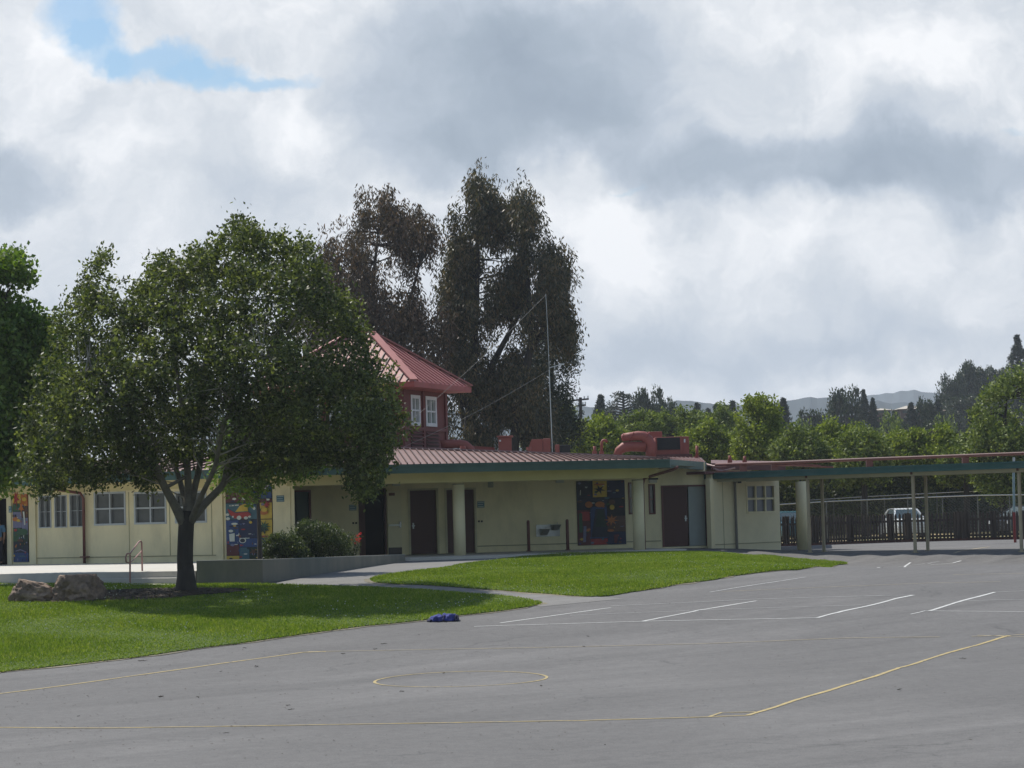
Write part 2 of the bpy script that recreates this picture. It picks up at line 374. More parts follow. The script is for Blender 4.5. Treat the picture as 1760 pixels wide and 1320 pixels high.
mulch = catmull(gp([(30, 1030), (90, 1024), (180, 1017), (300, 1013), (400, 1014), (430, 1016), (400, 1021), (330, 1026), (270, 1032), (170, 1036), (60, 1037)]), 5)
sheet('mulch_bed', wob(mulch, .3, 1.3), .045, soilm, skirt=.02)

def inpoly(x, y, poly):
    c = False; j = len(poly) - 1
    for i in range(len(poly)):
        xi, yi = poly[i]; xj, yj = poly[j]
        if (yi > y) != (yj > y) and x < (xj - xi) * (y - yi) / (yj - yi) + xi: c = not c
        j = i
    return c
def inpoly_np(x, y, poly):
    c = np.zeros(len(x), bool); j = len(poly) - 1
    for i in range(len(poly)):
        xi, yi = poly[i][0], poly[i][1]; xj, yj = poly[j][0], poly[j][1]
        if yi != yj: c ^= ((yi > y) != (yj > y)) & (x < (xj - xi) * (y - yi) / (yj - yi) + xi)
        j = i
    return c
def faces_obj(name, V, k, material, parent=None, smooth=False):
    """V: (n*k,3) array, one face per k verts"""
    org = ORG[parent.name] if parent is not None else Vector((0, 0, 0))
    V = (V - np.array(org)).astype(np.float32); n = len(V) // k
    me = bpy.data.meshes.new(name); me.vertices.add(len(V)); me.vertices.foreach_set('co', V.ravel())
    me.loops.add(len(V)); me.loops.foreach_set('vertex_index', np.arange(len(V), dtype=np.int32))
    me.polygons.add(n); me.polygons.foreach_set('loop_start', np.arange(0, len(V), k, dtype=np.int32)); me.polygons.foreach_set('loop_total', np.full(n, k, dtype=np.int32))
    me.materials.append(material); me.update(calc_edges=True)
    o = bpy.data.objects.new(name, me); C.objects.link(o); o.parent = parent; ORG[o.name] = org; return o
rng = np.random.default_rng(5)
def grass(poly, n, name, label, hole=None):
    xs = [p[0] for p in poly]; ys = [p[1] for p in poly]
    x = rng.uniform(min(xs), max(xs), n); y = rng.uniform(min(ys), max(ys), n)
    k = inpoly_np(x, y, poly)
    if hole is not None: k &= ~inpoly_np(x, y, hole) | (rng.random(n) < .04)
    x, y = x[k], y[k]; n = len(x)
    z = np.array([zT(a, b) for a, b in zip(x, y)]) + .02
    h = rng.uniform(.025, .065, n) * (1 + .35 * np.sin(x * .9 + np.sin(y * .7) * 2)); a = rng.uniform(0, 6.283, n); wd = rng.uniform(.010, .022, n); ln = rng.normal(0, .025, (n, 2))
    b0 = np.stack([x - np.cos(a) * wd, y - np.sin(a) * wd, z], 1); b1 = np.stack([x + np.cos(a) * wd, y + np.sin(a) * wd, z], 1)
    tp = np.stack([x + ln[:, 0], y + ln[:, 1], z + h], 1)
    o = faces_obj(name, np.stack([b0, b1, tp], 1).reshape(-1, 3), 3, grassm); o['kind'] = 'stuff'; o['label'] = label; o['category'] = 'grass'
grass(wob(grow(lawn1, .05), .15, 1.1), 420000, 'grass', 'short mown green grass of the front lawn around the boulders', mulch)
grass(wob(grow(lawn2, .05), .15, 1.1), 330000, 'grass', 'short mown green grass of the far lawn below the breezeway')

x = rng.uniform(-20, 12, 4200); y = rng.uniform(44, 84, 4200); k = (inpoly_np(x, y, lawn1) | inpoly_np(x, y, lawn2)) & (np.array([mnoise.noise(Vector((a * .3, b * .2, 3))) for a, b in zip(x, y)]) > .0); x, y = x[k], y[k]
z = np.array([zT(a, b) for a, b in zip(x, y)]) + .075; s_ = rng.uniform(.010, .022, len(x))
_o = faces_obj('lawn_flowers', np.stack([np.stack([x + s_ * math.cos(a), y + s_ * .3 * math.sin(a), z + s_ * math.sin(a)], 1) for a in (.3, 2.4, 4.5)], 1).reshape(-1, 3), 3, mat('clover_white', (.55, .56, .42), .8)); _o['kind'] = 'stuff'; _o['label'] = 'tiny pale clover flowers scattered through the lawns'; _o['category'] = 'flowers'
# court markings
yel = mat('yellow_paint', (.40, .31, .13), .85, .15, 6, dirt=.9, dscale=9, dirtcol=(.17, .165, .15))
yelf = mat('yellow_paint_faded', (.36, .30, .19), .85, .1, 6, dirt=.95, dscale=12, dirtcol=(.19, .19, .18))
whp = mat('white_paint', (.50, .50, .48), .8, .1, 6, dirt=.6, dscale=16, dirtcol=(.21, .21, .205))
whf = mat('white_paint_faded', (.38, .38, .37), .85, .1, 6, dirt=.95, dscale=12, dirtcol=(.19, .19, .19))
def line(px, wd, material, closed=False, world=None):
    pts = world or [G(*p) for p in px]; mb = MB(); fine = []
    for a, b in zip(pts, pts[1:]):
        n = max(1, int((b - a).length / .22)); sd = Vector((-(b - a).y, (b - a).x, 0)).normalized()
        fine += [a.lerp(b, i / n) + sd * (.05 * mnoise.noise(a.lerp(b, i / n) * .55) * (i > 0)) for i in range(n)]
    fine.append(pts[-1]); L = []
    for i, p in enumerate(fine):
        t = fine[min(i + 1, len(fine) - 1)] - fine[max(i - 1, 0)]; t.z = 0; t.normalize(); s = Vector((-t.y, t.x, 0)) * wd / 2
        s = s * (1 + .25 * mnoise.noise(p * 1.7))
        e = [Vector((q.x, q.y, zT(q.x, q.y) + .006)) for q in (p - s, p + s)]; L.append(e)
    for (a, b), (c, d) in zip(L, L[1:]): mb.quad(a, c, d, b)
    return mb.build('court_marking', material, kind='structure')
line([(-40, 1250.5), (200, 1251.5), (500, 1247), (800, 1242), (1000, 1239), (1220, 1232.5), (1285, 1230)], .065, yel)
line([(1285, 1230), (1380, 1200), (1465, 1175), (1545, 1148), (1630, 1122), (1680, 1109), (1735, 1092.5)], .085, yel)
line([(1220, 1232), (1240, 1225), (1302, 1224)], .06, yel)
line([(-40, 1199), (0, 1192.5), (200, 1166), (400, 1138), (520, 1121.5), (560, 1120)], .075, yel)
line([(530, 1120.5), (880, 1114), (1200, 1107), (1450, 1097), (1615, 1095)], .05, yelf)
line([(1670, 1094), (1735, 1092.5), (1800, 1088)], .06, yelf)
line([(1680, 1092), (1800, 1097)], .05, yelf)
cen = G(792, 1168); rr = (G(935, 1161) - G(650, 1176)).length / 2
line(None, .05, yel, world=[Vector((cen.x + rr * math.cos(t * math.pi / 40), cen.y + rr * math.sin(t * math.pi / 40), 0)) for t in range(81)])
line([(815, 1077), (1110, 1068), (1405, 1062)], .05, whp); line([(860, 1071), (1050, 1045)], .07, whp)
line([(1405, 1062), (1440, 1053), (1490, 1042), (1540, 1029), (1570, 1023)], .09, whp)
line([(1105, 1068), (1135, 1062), (1200, 1049), (1300, 1033)], .08, whp)
line([(1050, 1042), (1300, 1030), (1530, 1023.5), (1570, 1023)], .05, whf); line([(980, 1058), (1220, 1048), (1480, 1040)], .035, whf)
line([(1220, 1018), (1300, 1005), (1385, 992)], .07, whf); line([(1240, 1017), (1400, 1010), (1600, 1002), (1720, 1000)], .035, yelf)
line([(1565, 1056), (1590, 1050), (1800, 1052)], .045, whp); line([(1598, 1050), (1650, 1034), (1710, 1018)], .09, whp); line([(1710, 1018), (1800, 1014)], .04, whf); line([(1660, 1033), (1800, 1029)], .035, whf)
line([(1510, 976), (1565, 967)], .07, whp); line([(1545, 974), (1590, 969)], .05, whf); line([(1600, 971), (1652, 964)], .07, whp); line([(1595, 969), (1615, 965)], .05, whf)
line([(1638, 988), (1800, 985)], .035, yelf); line([(1640, 951), (1700, 940)], .12, yelf)

# ------------------------------------------------------------------ paved terrace, steps, planter wall
def fr(u, v, d): return P(u, v, d)
YP = 68.3
def plat_x(u, Y): r = ray(u, 985); return r.x / r.y * Y
front = [(-30, YP + 5.2), (plat_x(-20, YP + 1.0), YP + 1.0), (plat_x(337, 66.5), 66.5)]
A0 = Vector((plat_x(-80, 70.2), 70.2)); A1 = Vector((plat_x(337, 66.9), 66.9))
terr = MB()
pl = [(-24, 74), (A0.x, A0.y), (A1.x, A1.y), (-8.5, 79.5), (-8.2, 90), (-24, 92)]
sheet('terrace', pl, 0, conc, flat=0.012, skirt=.55)
# riser face / treads (u 155..337)
dv = (A1 - A0).normalized(); nv = Vector((dv.y, -dv.x))
def ap(t, off, z): p = A0 + (A1 - A0) * t + nv * off; return Vector((p.x, p.y, z))
def t_of(u):
    r = ray(u, 990); k = r.x / r.y; d = A1 - A0
    return (k * A0.y - A0.x) / (d.x - k * d.y)
tS = t_of(158)
mb = MB(); mb.hexa([ap(tS, .02, -.6), ap(1, .02, -.6), ap(1, -.2, -.6), ap(tS, -.2, -.6), ap(tS, .02, -.003), ap(1, .02, -.003), ap(1, -.2, -.003), ap(tS, -.2, -.003)])
st = thing('concrete_steps', 'low grey concrete steps with handrail up to the terrace behind the tree', 'steps', ap(.8, 0, 0))
mb.build('riser', conr, st)
mb = MB(); mb.hexa([ap(tS, .40, -.6), ap(1, .40, -.6), ap(1, .021, -.6), ap(tS, .021, -.6), ap(tS, .40, -.165), ap(1, .40, -.165), ap(1, .021, -.165), ap(tS, .021, -.165)])
bevel(mb.build('step', conr, st), .015)
mb = MB(); mb.hexa([ap(tS, .37, -.163), ap(1, .37, -.163), ap(1, .06, -.163), ap(tS, .06, -.163), ap(tS, .37, -.155), ap(1, .37, -.155), ap(1, .06, -.155), ap(tS, .06, -.155)])
mb.build('tread', conc, st)
mb = MB(); mb.hexa([ap(-.3, .02, -.6), ap(tS, .02, -.6), ap(tS, -.2, -.6), ap(-.3, -.2, -.6), ap(-.3, .02, .0), ap(tS, .02, .0), ap(tS, -.2, .0), ap(-.3, -.2, .0)])
tag(mb.build('terrace_wall', conr), 'low grey concrete edge wall of the terrace behind the two boulders', 'wall')
sheet('concrete_apron', [tuple(ap(-.2, .03, 0)[:2]), tuple(ap(-.2, .6, 0)[:2]), tuple(ap(1.0, .75, 0)[:2]), tuple(ap(1.0, .41, 0)[:2]), tuple(ap(tS, .41, 0)[:2]), tuple(ap(tS, .03, 0)[:2])], .036, conc, skirt=.03)
# planter wall
W0 = P(338, 1002, 66.6); W1 = P(452, 1000, 66.4); W2 = P(697, 964, 78.3)
def wallseg(mb, a, b, za, zb, th=.22):
    d = Vector((b.x - a.x, b.y - a.y, 0)).normalized(); n = Vector((-d.y, d.x, 0)) * th
    a, b = Vector((a.x, a.y, 0)), Vector((b.x, b.y, 0)); Z = lambda p, z: Vector((p.x, p.y, z))
    mb.hexa([Z(a, -.8), Z(b, -.8), Z(b + n, -.8), Z(a + n, -.8), Z(a, za), Z(b, zb), Z(b + n, zb), Z(a + n, za)])
pw = MB(); wallseg(pw, W0, W1, .285, .275); o = None
pwt = thing('planter_wall', 'grey weathered concrete retaining wall of the shrub planter beside the big tree', 'retaining wall', (W1.x, W1.y, 0))
bevel(pw.build('front_wall', conw, pwt), .02); pw = MB(); wallseg(pw, W1, W2, .272, .12); bevel(pw.build('diagonal_wall', conw, pwt), .02)
cp = MB()
for a, b, za, zb in ((W0, W1, .285, .275), (W1, W2, .272, .12)):
    d = Vector((b.x - a.x, b.y - a.y, 0)).normalized(); n = Vector((-d.y, d.x, 0)); A_, B_ = Vector((a.x, a.y, 0)), Vector((b.x, b.y, 0))
    q = lambda p, k, z: Vector((p.x, p.y, 0)) + n * k + Vector((0, 0, z))
    cp.hexa([q(A_, .01, za + .001), q(B_, .01, zb + .001), q(B_, .21, zb + .001), q(A_, .21, za + .001), q(A_, .01, za + .012), q(B_, .01, zb + .012), q(B_, .21, zb + .012), q(A_, .21, za + .012)])
cp.build('coping', mat('coping', (.38, .37, .33), .85, .1, 2, dirt=.4, dscale=2), pwt)
sheet('planter_soil', [(W0.x - .1, W0.y + .2), (W1.x, W1.y + .22), (W2.x - .15, W2.y), (-3.9, 79.6), (-8.3, 79.4), (-8.6, 78)], 0, soilm, flat=.09)

# ------------------------------------------------------------------ main building
class Wall:
    def __init__(s, a, b):
        s.a = Vector((a[0], a[1])); d = Vector((b[0] - a[0], b[1] - a[1])); s.L = d.length; s.e = d.normalized(); s.n = Vector((s.e.y, -s.e.x))  # n towards viewer for left->right
    def p(s, k, t, z): q = s.a + s.e * k + s.n * t; return Vector((q.x, q.y, z))
    def hit(s, u, v, t=0.0):
        r = ray(u, v); a = s.a + s.n * t; k = r.x / r.y
        # point (kY, Y): a.x + e.x*q = k*(a.y+e.y*q)
        q = (k * a.y - a.x) / (s.e.x - k * s.e.y); Y = a.y + s.e.y * q
        return q, HCAM + r.z / r.y * Y
    def box(s, mb, k0, k1, t0, t1, z0, z1):
        return mb.hexa([s.p(k0, t1, z0), s.p(k1, t1, z0), s.p(k1, t0, z0), s.p(k0, t0, z0), s.p(k0, t1, z1), s.p(k1, t1, z1), s.p(k1, t0, z1), s.p(k0, t0, z1)])
    def rect(s, u0, v0, u1, v1, t=0.0):
        a = s.hit(u0, v0, t); b = s.hit(u1, v1, t); c = s.hit((u0 + u1) / 2, v0, t); d = s.hit((u0 + u1) / 2, v1, t)
        return a[0], b[0], d[1], c[1]
    def wall(s, mb, k0, k1, z0, z1, holes, depth=.12, back=.25):
        ks = sorted({k0, k1, *[h[0] for h in holes], *[h[1] for h in holes]}); zs = sorted({z0, z1, *[h[2] for h in holes], *[h[3] for h in holes]})
        for a, b in zip(ks, ks[1:]):
            for c, d in zip(zs, zs[1:]):
                mk, mz = (a + b) / 2, (c + d) / 2
                if any(h[0] < mk < h[1] and h[2] < mz < h[3] for h in holes): continue
                mb.quad(s.p(a, 0, c), s.p(b, 0, c), s.p(b, 0, d), s.p(a, 0, d))
        for h in holes:
            a, b, c, d = h
            mb.quad(s.p(a, 0, c), s.p(a, 0, d), s.p(a, -depth, d), s.p(a, -depth, c)); mb.quad(s.p(b, 0, d), s.p(b, 0, c), s.p(b, -depth, c), s.p(b, -depth, d))
            mb.quad(s.p(a, 0, d), s.p(b, 0, d), s.p(b, -depth, d), s.p(a, -depth, d)); mb.quad(s.p(b, 0, c), s.p(a, 0, c), s.p(a, -depth, c), s.p(b, -depth, c))
        mb.quad(s.p(k1, -back, z0), s.p(k0, -back, z0), s.p(k0, -back, z1), s.p(k1, -back, z1))
        mb.quad(s.p(k0, 0, z1), s.p(k1, 0, z1), s.p(k1, -back, z1), s.p(k0, -back, z1))
        mb.quad(s.p(k0, -back, z0), s.p(k0, 0, z0), s.p(k0, 0, z1), s.p(k0, -back, z1)); mb.quad(s.p(k1, 0, z0), s.p(k1, -back, z0), s.p(k1, -back, z1), s.p(k1, 0, z1))
sl_ = .266
V0 = (-7.30, 79.40)
WC = Wall(V0, (V0[0] + 14, V0[1] + 14 * sl_))           # column line
WL = Wall((V0[0] - 14, V0[1] + 14 * .60), V0)             # left front, ends at V0
WB = Wall(tuple(WC.p(0, -4.6, 0)[:2]), tuple(WC.p(13, -4.6, 0)[:2]))
B = thing('school_building', 'long low cream school building with brown metal roof and teal fascia', 'school building', (V0[0], V0[1], 0))
ZC = 2.75
def window(W, r, par, cols=2, rows=2, frame=.05, fm=white, gm=glass, inset=.10, mull=.04):
    a, b, c, d = r; mb = MB(); t0, t1 = -inset, .02
    W.box(mb, a - .02, a + frame, t0, t1, c - .02, d + .02); W.box(mb, b - frame, b + .02, t0, t1, c - .02, d + .02)
    W.box(mb, a + frame, b - frame, t0, t1 + .015, c - .02, c + frame); W.box(mb, a + frame, b - frame, t0, t1, d - frame, d + .02)
    for i in range(1, cols): x = a + (b - a) * i / cols; W.box(mb, x - mull / 2, x + mull / 2, t0 + .01, t1 - .01, c + frame, d - frame)
    for i in range(1, rows):
        z = c + (d - c) * i / rows; W.box(mb, a + frame, b - frame, t0 + .012, t1 - .012, z - mull / 2, z + mull / 2)
    f = mb.build('window', fm, par)
    g = MB(); g.quad(W.p(a, -inset + .02, c), W.p(b, -inset + .02, c), W.p(b, -inset + .02, d), W.p(a, -inset + .02, d)); g.build('pane', gm, f); return f
# left front wall
wl = [(67, 853, 88, 906.5), (94, 852, 115, 906), (120, 850.5, 145.5, 905), (162, 846.5, 216, 902), (231, 846, 286, 900), (301, 845, 355, 898)]
holes = [WL.rect(*r) for r in wl]; dr = WL.rect(-22, 857, 12.5, 972); dr = (dr[0], dr[1], 0, dr[3])
mb = MB(); WL.wall(mb, -8, WL.L, -.1, ZC, holes + [dr], .14); mb.build('front_wall', cream, B)
for i, h in enumerate(holes): window(WL, h, B, 2, 2, .015 if i < 3 else .045, greyf, mull=.015 if i < 3 else .055)
mb = MB(); mb.quad(WL.p(dr[0], -.22, 0), WL.p(dr[1], -.22, 0), WL.p(dr[1], -.22, dr[3]), WL.p(dr[0], -.22, dr[3])); mb.build('doorway', dark, B)  # near-black sheet stands in for the unlit room behind
mb = MB(); WL.box(mb, dr[0] + .05, dr[0] + .5, -.1, -.04, 0, dr[3] - .02); mb.build('door', doorm, B)
mb = MB()
for k in range(-8, 16):    # shallow panel joints and base ledge
    pass
a = WL.hit(57, 960)[0]; b = WL.hit(376, 955)[0]
WL.box(mb, a, b, .0, .025, .21, .235); mb.build('base_ledge', mat('ledge', (.30, .27, .17), .8, .1), B)
for u in (59, 222, 292, 364):
    mb = MB(); k = WL.hit(u, 900)[0]; WL.box(mb, k - .012, k + .012, .0, .012, .24, 2.4); mb.build('panel_joint', mat('joint', (.36, .33, .2), .8, .1), B)
# pier and mural wall on left face right end
r = WL.rect(12.5, 845, 22, 968); mb = MB()
WL.box(mb, r[0] + .01, r[1], .004, .06, 0, 2.45); mb.build('pilaster', cream2, B)
r = WL.rect(51, 845, 64, 968); mb = MB(); WL.box(mb, r[0], r[1], .004, .06, 0, 2.45); mb.build('pilaster', cream, B)
r = WL.rect(371, 845, 386, 968); mb = MB(); WL.box(mb, r[0], r[1], .004, .06, 0, 2.45); mb.build('pilaster', cream, B)
kp = WL.hit(471, 900)[0]
mb = MB(); mb.hexa([WL.p(kp, .05, 0), WC.p(.12, .06, 0), WC.p(.12, -.35, 0), WL.p(kp, -.3, 0), WL.p(kp, .05, 2.5), WC.p(.12, .06, 2.5), WC.p(.12, -.35, 2.5), WL.p(kp, -.3, 2.5)])
mb.build('pier', cream, B)
# back wall of the breezeway
wb = dict(dopen=(618, 842, 663, 952), d1=(703, 842, 753, 952), d2=(766, 841, 818, 951), w1=(1080, 830, 1092, 883), w2=(1115, 833, 1126, 883), d3=(1138, 836, 1216, 941), d0=(496, 845, 534, 955))
hb = {k: WB.rect(*v) for k, v in wb.items()}
for k in hb:
    if k[0] == 'd': q = list(hb[k]); q[2] = 0.0; hb[k] = tuple(q)
mb = MB(); WB.wall(mb, -1.2, 13.2, -.1, 3.0, list(hb.values()), .14); mb.build('back_wall', cream, B)
mb = MB(); k = WB.hit(820, 946)[0]; k2 = WB.hit(1136, 930)[0]; WB.box(mb, k, k2, 0, .03, .21, .24); mb.build('base_ledge', mat('ledge', (.3, .27, .17)), B)
mb = MB(); k = WB.hit(541, 946)[0]; k2 = WB.hit(615, 930)[0]; WB.box(mb, k, k2, 0, .03, .21, .24); mb.build('base_ledge', mat('ledge', (.3, .27, .17)), B)
def jamb(r, m_, par, t=.05):
    mb = MB(); W = WB; a, b, c, d = r
    W.box(mb, a - .05, a + .02, -.1, .03, c, d + .05); W.box(mb, b - .02, b + .05, -.1, .03, c, d + .05); W.box(mb, a + .02, b - .02, -.1, .03, d - .01, d + .05)
    return mb.build('door_frame', m_, par)
def door(W, a, b, z1, material, par, t=-.09, name='door', handle=None, label=None):
    mb = MB(); W.box(mb, a, b, t - .05, t, .015, z1); o = bevel(mb.build(name, material, par, label=label), .006)
    if handle is not None:
        h = MB(); W.box(h, handle - .05, handle + .05, t, t + .05, .98, 1.02); W.box(h, handle - .025, handle + .025, t, t + .025, .90, 1.10); h.build('handle', metalg, o)
    return o
r = hb['dopen']; mb = MB(); mb.quad(WB.p(r[0], -.22, 0), WB.p(r[1], -.22, 0), WB.p(r[1], -.22, r[3]), WB.p(r[0], -.22, r[3])); mb.build('doorway', dark, B); jamb(r, doorm, B)  # near-black sheet imitates the darkness inside the opening
mb = MB(); WB.box(mb, r[0] + .02, r[0] + .18, -.12, -.06, 0.02, r[3] - .02); mb.build('door', doorm, B)
# open leaf: flat against the wall to the right of the opening
q = WB.rect(664, 844, 690.5, 950); mb = MB(); WB.box(mb, q[0], q[1], .05, .10, .02, q[3]); lf = mb.build('door', cream2, B, label='cream door leaf standing open, with a push bar')
mb = MB(); WB.box(mb, q[0] + .01, q[1] - .01, .10, .106, .03, .27); mb.build('kick_plate', mat('kick', (.06, .05, .045), .5), lf)
mb = MB(); WB.box(mb, q[0] + .03, q[1] - .02, .13, .17, 1.02, 1.07); WB.box(mb, q[1] - .09, q[1] - .03, .10, .18, .95, 1.16); mb.build('push_bar', steel, lf)
mb = MB(); WB.box(mb, q[0] + .06, q[1] - .22, .10, .112, q[3] - .16, q[3] - .06); mb.build('sign_plate', brown, lf)
r = hb['d1']; jamb(r, mat('frame_cream', (.5, .46, .3)), B); door(WB, r[0] + .02, r[1] - .02, r[3] - .01, doorm, B, handle=r[0] + .14)
r = hb['d2']; jamb(r, mat('frame_cream', (.5, .46, .3)), B); mid = (r[0] + r[1]) / 2; door(WB, r[0] + .02, mid - .005, r[3] - .01, doorm, B); door(WB, mid + .005, r[1] - .02, r[3] - .01, doorm, B, handle=mid + .12)
r = hb['d3']; jamb(r, brown, B); mid = WB.hit(1184.5, 900)[0]; door(WB, r[0] + .02, mid - .005, r[3] - .01, doorm, B, handle=mid - .1)
door(WB, mid + .005, r[1] - .04, r[3] - .01, doorg, B, t=-.03, label='grey right hand door leaf')
r = hb['d0']; jamb(r, brown, B); mid = WB.hit(508, 900)[0]; door(WB, mid + .05, r[1] - .02, r[3] - .01, doort, B, label='dark green door leaf behind the shrubs')
mb = MB(); mb.quad(WB.p(r[0], -.13, 0), WB.p(mid + .05, -.13, 0), WB.p(mid + .05, -.13, r[3]), WB.p(r[0], -.13, r[3])); o = mb.build('dark_recess', dark, B)  # near-black sheet stands in for the shaded recess beside the green door
for z0, z1 in ((1.55, 1.85), (1.2, 1.4)):
    mb = MB(); WB.box(mb, r[0] + .03, r[0] + .22, -.13, -.12, z0, z1); mb.build('notice', signw, o)
for k in ('w1', 'w2'): window(WB, hb[k], B, 1, 2, .03, brown)
# floor slab of breezeway
fl = [tuple(WC.p(.2, .15, 0)[:2]), tuple(WC.p(3.6, 1.7, 0)[:2]), tuple(WC.p(6, 1.9, 0)[:2]), tuple(WC.p(9, 1.0, 0)[:2]), tuple(WC.p(13.2, .9, 0)[:2]), tuple(WC.p(13.2, -4.7, 0)[:2]), tuple(WC.p(-1, -4.7, 0)[:2])]
sheet('breezeway_floor', fl, 0, conc, flat=0.004, skirt=.2)
# columns
mb0 = []
for u, v in ((793, 954.5), (1102, 945)):
    k, z = WC.hit(u, v); c = WC.p(k, -.2, 0); n = 28
    mb = MB(); mb.tube([c + Vector((0, 0, .0)), c + Vector((0, 0, 2.35))], .20, n); col = mb.build('column', cream2, B, smooth=False)
    col.data.polygons.foreach_set('use_smooth', [len(p.vertices) == 4 for p in col.data.polygons])
    mb = MB(); mb.tube([c + Vector((0, 0, 2.35)), c + Vector((0, 0, 2.37))], .19, n); mb.build('bearing_plate', black, col)
    mb = MB(); mb.box(c.x - .11, c.x + .11, c.y - .11, c.y + .11, 2.37, 2.44); mb.build('cap_block', cream, col)
# beam
mb = MB(); WC.box(mb, -.1, 12.6, -.40, .02, 2.42, 2.80); mb.build('beam', beamc, B)
mb = MB(); WL.box(mb, -8, WL.L, .005, .03, 2.46, 2.80); mb.build('wall_head', beamc, B)
# ceiling (closed soffit) + flat roof
mb = MB(); pts = [WL.p(-8, 1.2, 2.80), WL.p(WL.L + .2, 1.28, 2.80), WC.p(12.6, 1.3, 2.80), WC.p(14.5, -1.5, 2.80), WC.p(14.5, -9, 2.80), WL.p(-8, -9, 2.80)]
mb.quad(*reversed(pts)); mb.build('soffit', mat('soffit', (.42, .38, .24), .8), B)
# eave geometry
ER = 1.36
EC = Wall(tuple(WC.p(0, ER, 0)[:2]), tuple(WC.p(10, ER, 0)[:2])); EL = Wall(tuple(WL.p(0, ER, 0)[:2]), tuple(WL.p(WL.L, ER, 0)[:2]))
# corner of the two eaves: intersection
def isect(A, Bw):
    d = Bw.a - A.a; den = A.e.x * (-Bw.e.y) - A.e.y * (-Bw.e.x); t = (d.x * (-Bw.e.y) - d.y * (-Bw.e.x)) / den; return t
tL = isect(EL, EC); cE = EL.p(tL, 0, 0); kE0 = (Vector(cE[:2]) - EC.a).dot(EC.e); kE1 = EC.hit(1151, 795)[0]
zF0, zF1 = 2.73, 3.01
fac = MB()
nL = 12
# left fascia sags gently with the curved eave as in the photo
def leftp(i, t, z):
    k = tL + (-9 - tL) * (1 - i / nL); return EL.p(k, t + .0 , z - .10 * (1 - i / nL) ** 2)
for i in range(nL):
    a0, a1 = leftp(i, 0, zF0), leftp(i + 1, 0, zF0); b0, b1 = leftp(i, 0, zF1), leftp(i + 1, 0, zF1); c0, c1 = leftp(i, -.12, zF0), leftp(i + 1, -.12, zF0); d0, d1 = leftp(i, -.12, zF1), leftp(i + 1, -.12, zF1)
    fac.quad(a0, a1, b1, b0); fac.quad(c1, c0, d0, d1); fac.quad(b0, b1, d1, d0); fac.quad(a1, a0, c0, c1)
fac.build('fascia', teal, B)
fac = MB(); EC.box(fac, kE0 + .005, kE1, -.12, 0, zF0, zF1); EC.box(fac, kE0 + .005, kE1, 0, .03, zF1 - .06, zF1 + .005); fac.build('fascia', teal, B)
cR0 = EC.p(kE1, 0, 0); cR1 = P(1214, 791, 88.5)
WR = Wall((cR0.x, cR0.y), (cR1.x, cR1.y)); fac = MB(); WR.box(fac, .005, WR.L, -.12, 0, zF0, zF1 - .005); fac.build('fascia', mat('fascia_green', (.06, .115, .09), .55), B)
# metal roof, centre face: eave -> ridge
def toprow(u):
    f = (u - 640) / (1151 - 640); v = 770.5 + (788.5 - 770.5) * f ** 1.15 if f > 0 else 770.5 + (640 - u) * .040
    k, _ = EC.hit(u, 795); dep = 3.7 * (1 - max(0, f)) + .75 * max(0, f); e = EC.p(k, 0, 0)
    return P(u, v, e.y + dep)
def eavep(u): k, _ = EC.hit(u, 795); return EC.p(k, -.02, zF1 + .012)
ue0 = 880 + FPX * cE.x / cE.y
us = [ue0 + (1151 - ue0) * i / 60 for i in range(61)]
def lean(u): return 16 + (u - 640) * .04 if u > 480 else 16 - (480 - u) * .2
rf = MB(); sm = MB()
tops = [toprow(u - max(-20, lean(u))) for u in us]; eav = [eavep(u) for u in us]
for i in range(60): rf.quad(eav[i], eav[i + 1], tops[i + 1], tops[i])
for i in range(0, 61):
    a, b = eav[i], tops[i]; d = (b - a); sx = (EC.e.to_3d()) * .016; up = Vector((0, 0, .05))
    sm.hexa([a - sx, a + sx, b + sx, b - sx, a - sx + up, a + sx + up, b + sx + up, b - sx + up])
main_roof = rf.build('roof', roofm, B); sm.build('roof_seam', seamd, main_roof)
rd = MB()
for i in range(60): rd.tube([tops[i] + Vector((0, 0, .03)), tops[i + 1] + Vector((0, 0, .03))], .045, 6, False)
rd.build('ridge_cap', roofm, main_roof)
# left roof face
rf = MB(); sm = MB(); n = 46
el = []; tl = []
for i in range(n + 1):
    k = tL + (-9 - tL) * (1 - i / n); e = EL.p(k, -.02, zF1 + .012 - .10 * (1 - i / n) ** 2); t = EL.p(k + .0, -4.3, 3.70 - .15 * (1 - i / n)); el.append(e); tl.append(t)
tl[-1] = tops[0].copy()
for i in range(n):
    rf.quad(el[i], el[i + 1], tl[i + 1], tl[i])
    a, b = el[i], tl[i]; sx = EL.e.to_3d() * .016; up = Vector((0, 0, .05)); sm.hexa([a - sx, a + sx, b + sx, b - sx, a - sx + up, a + sx + up, b + sx + up, b - sx + up])
lr = rf.build('roof', roofm, B); sm.build('roof_seam', seamd, lr)
# right small roof face (dark red)
rf = MB(); sm = MB()
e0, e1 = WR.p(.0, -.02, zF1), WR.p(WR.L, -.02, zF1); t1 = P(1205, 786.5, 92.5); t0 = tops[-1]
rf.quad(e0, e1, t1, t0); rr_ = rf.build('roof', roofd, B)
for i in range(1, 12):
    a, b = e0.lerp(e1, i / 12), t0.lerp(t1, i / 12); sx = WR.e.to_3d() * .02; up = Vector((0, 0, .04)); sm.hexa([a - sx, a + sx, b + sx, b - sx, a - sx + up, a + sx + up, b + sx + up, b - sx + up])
sm.build('roof_seam', roofm, rr_)
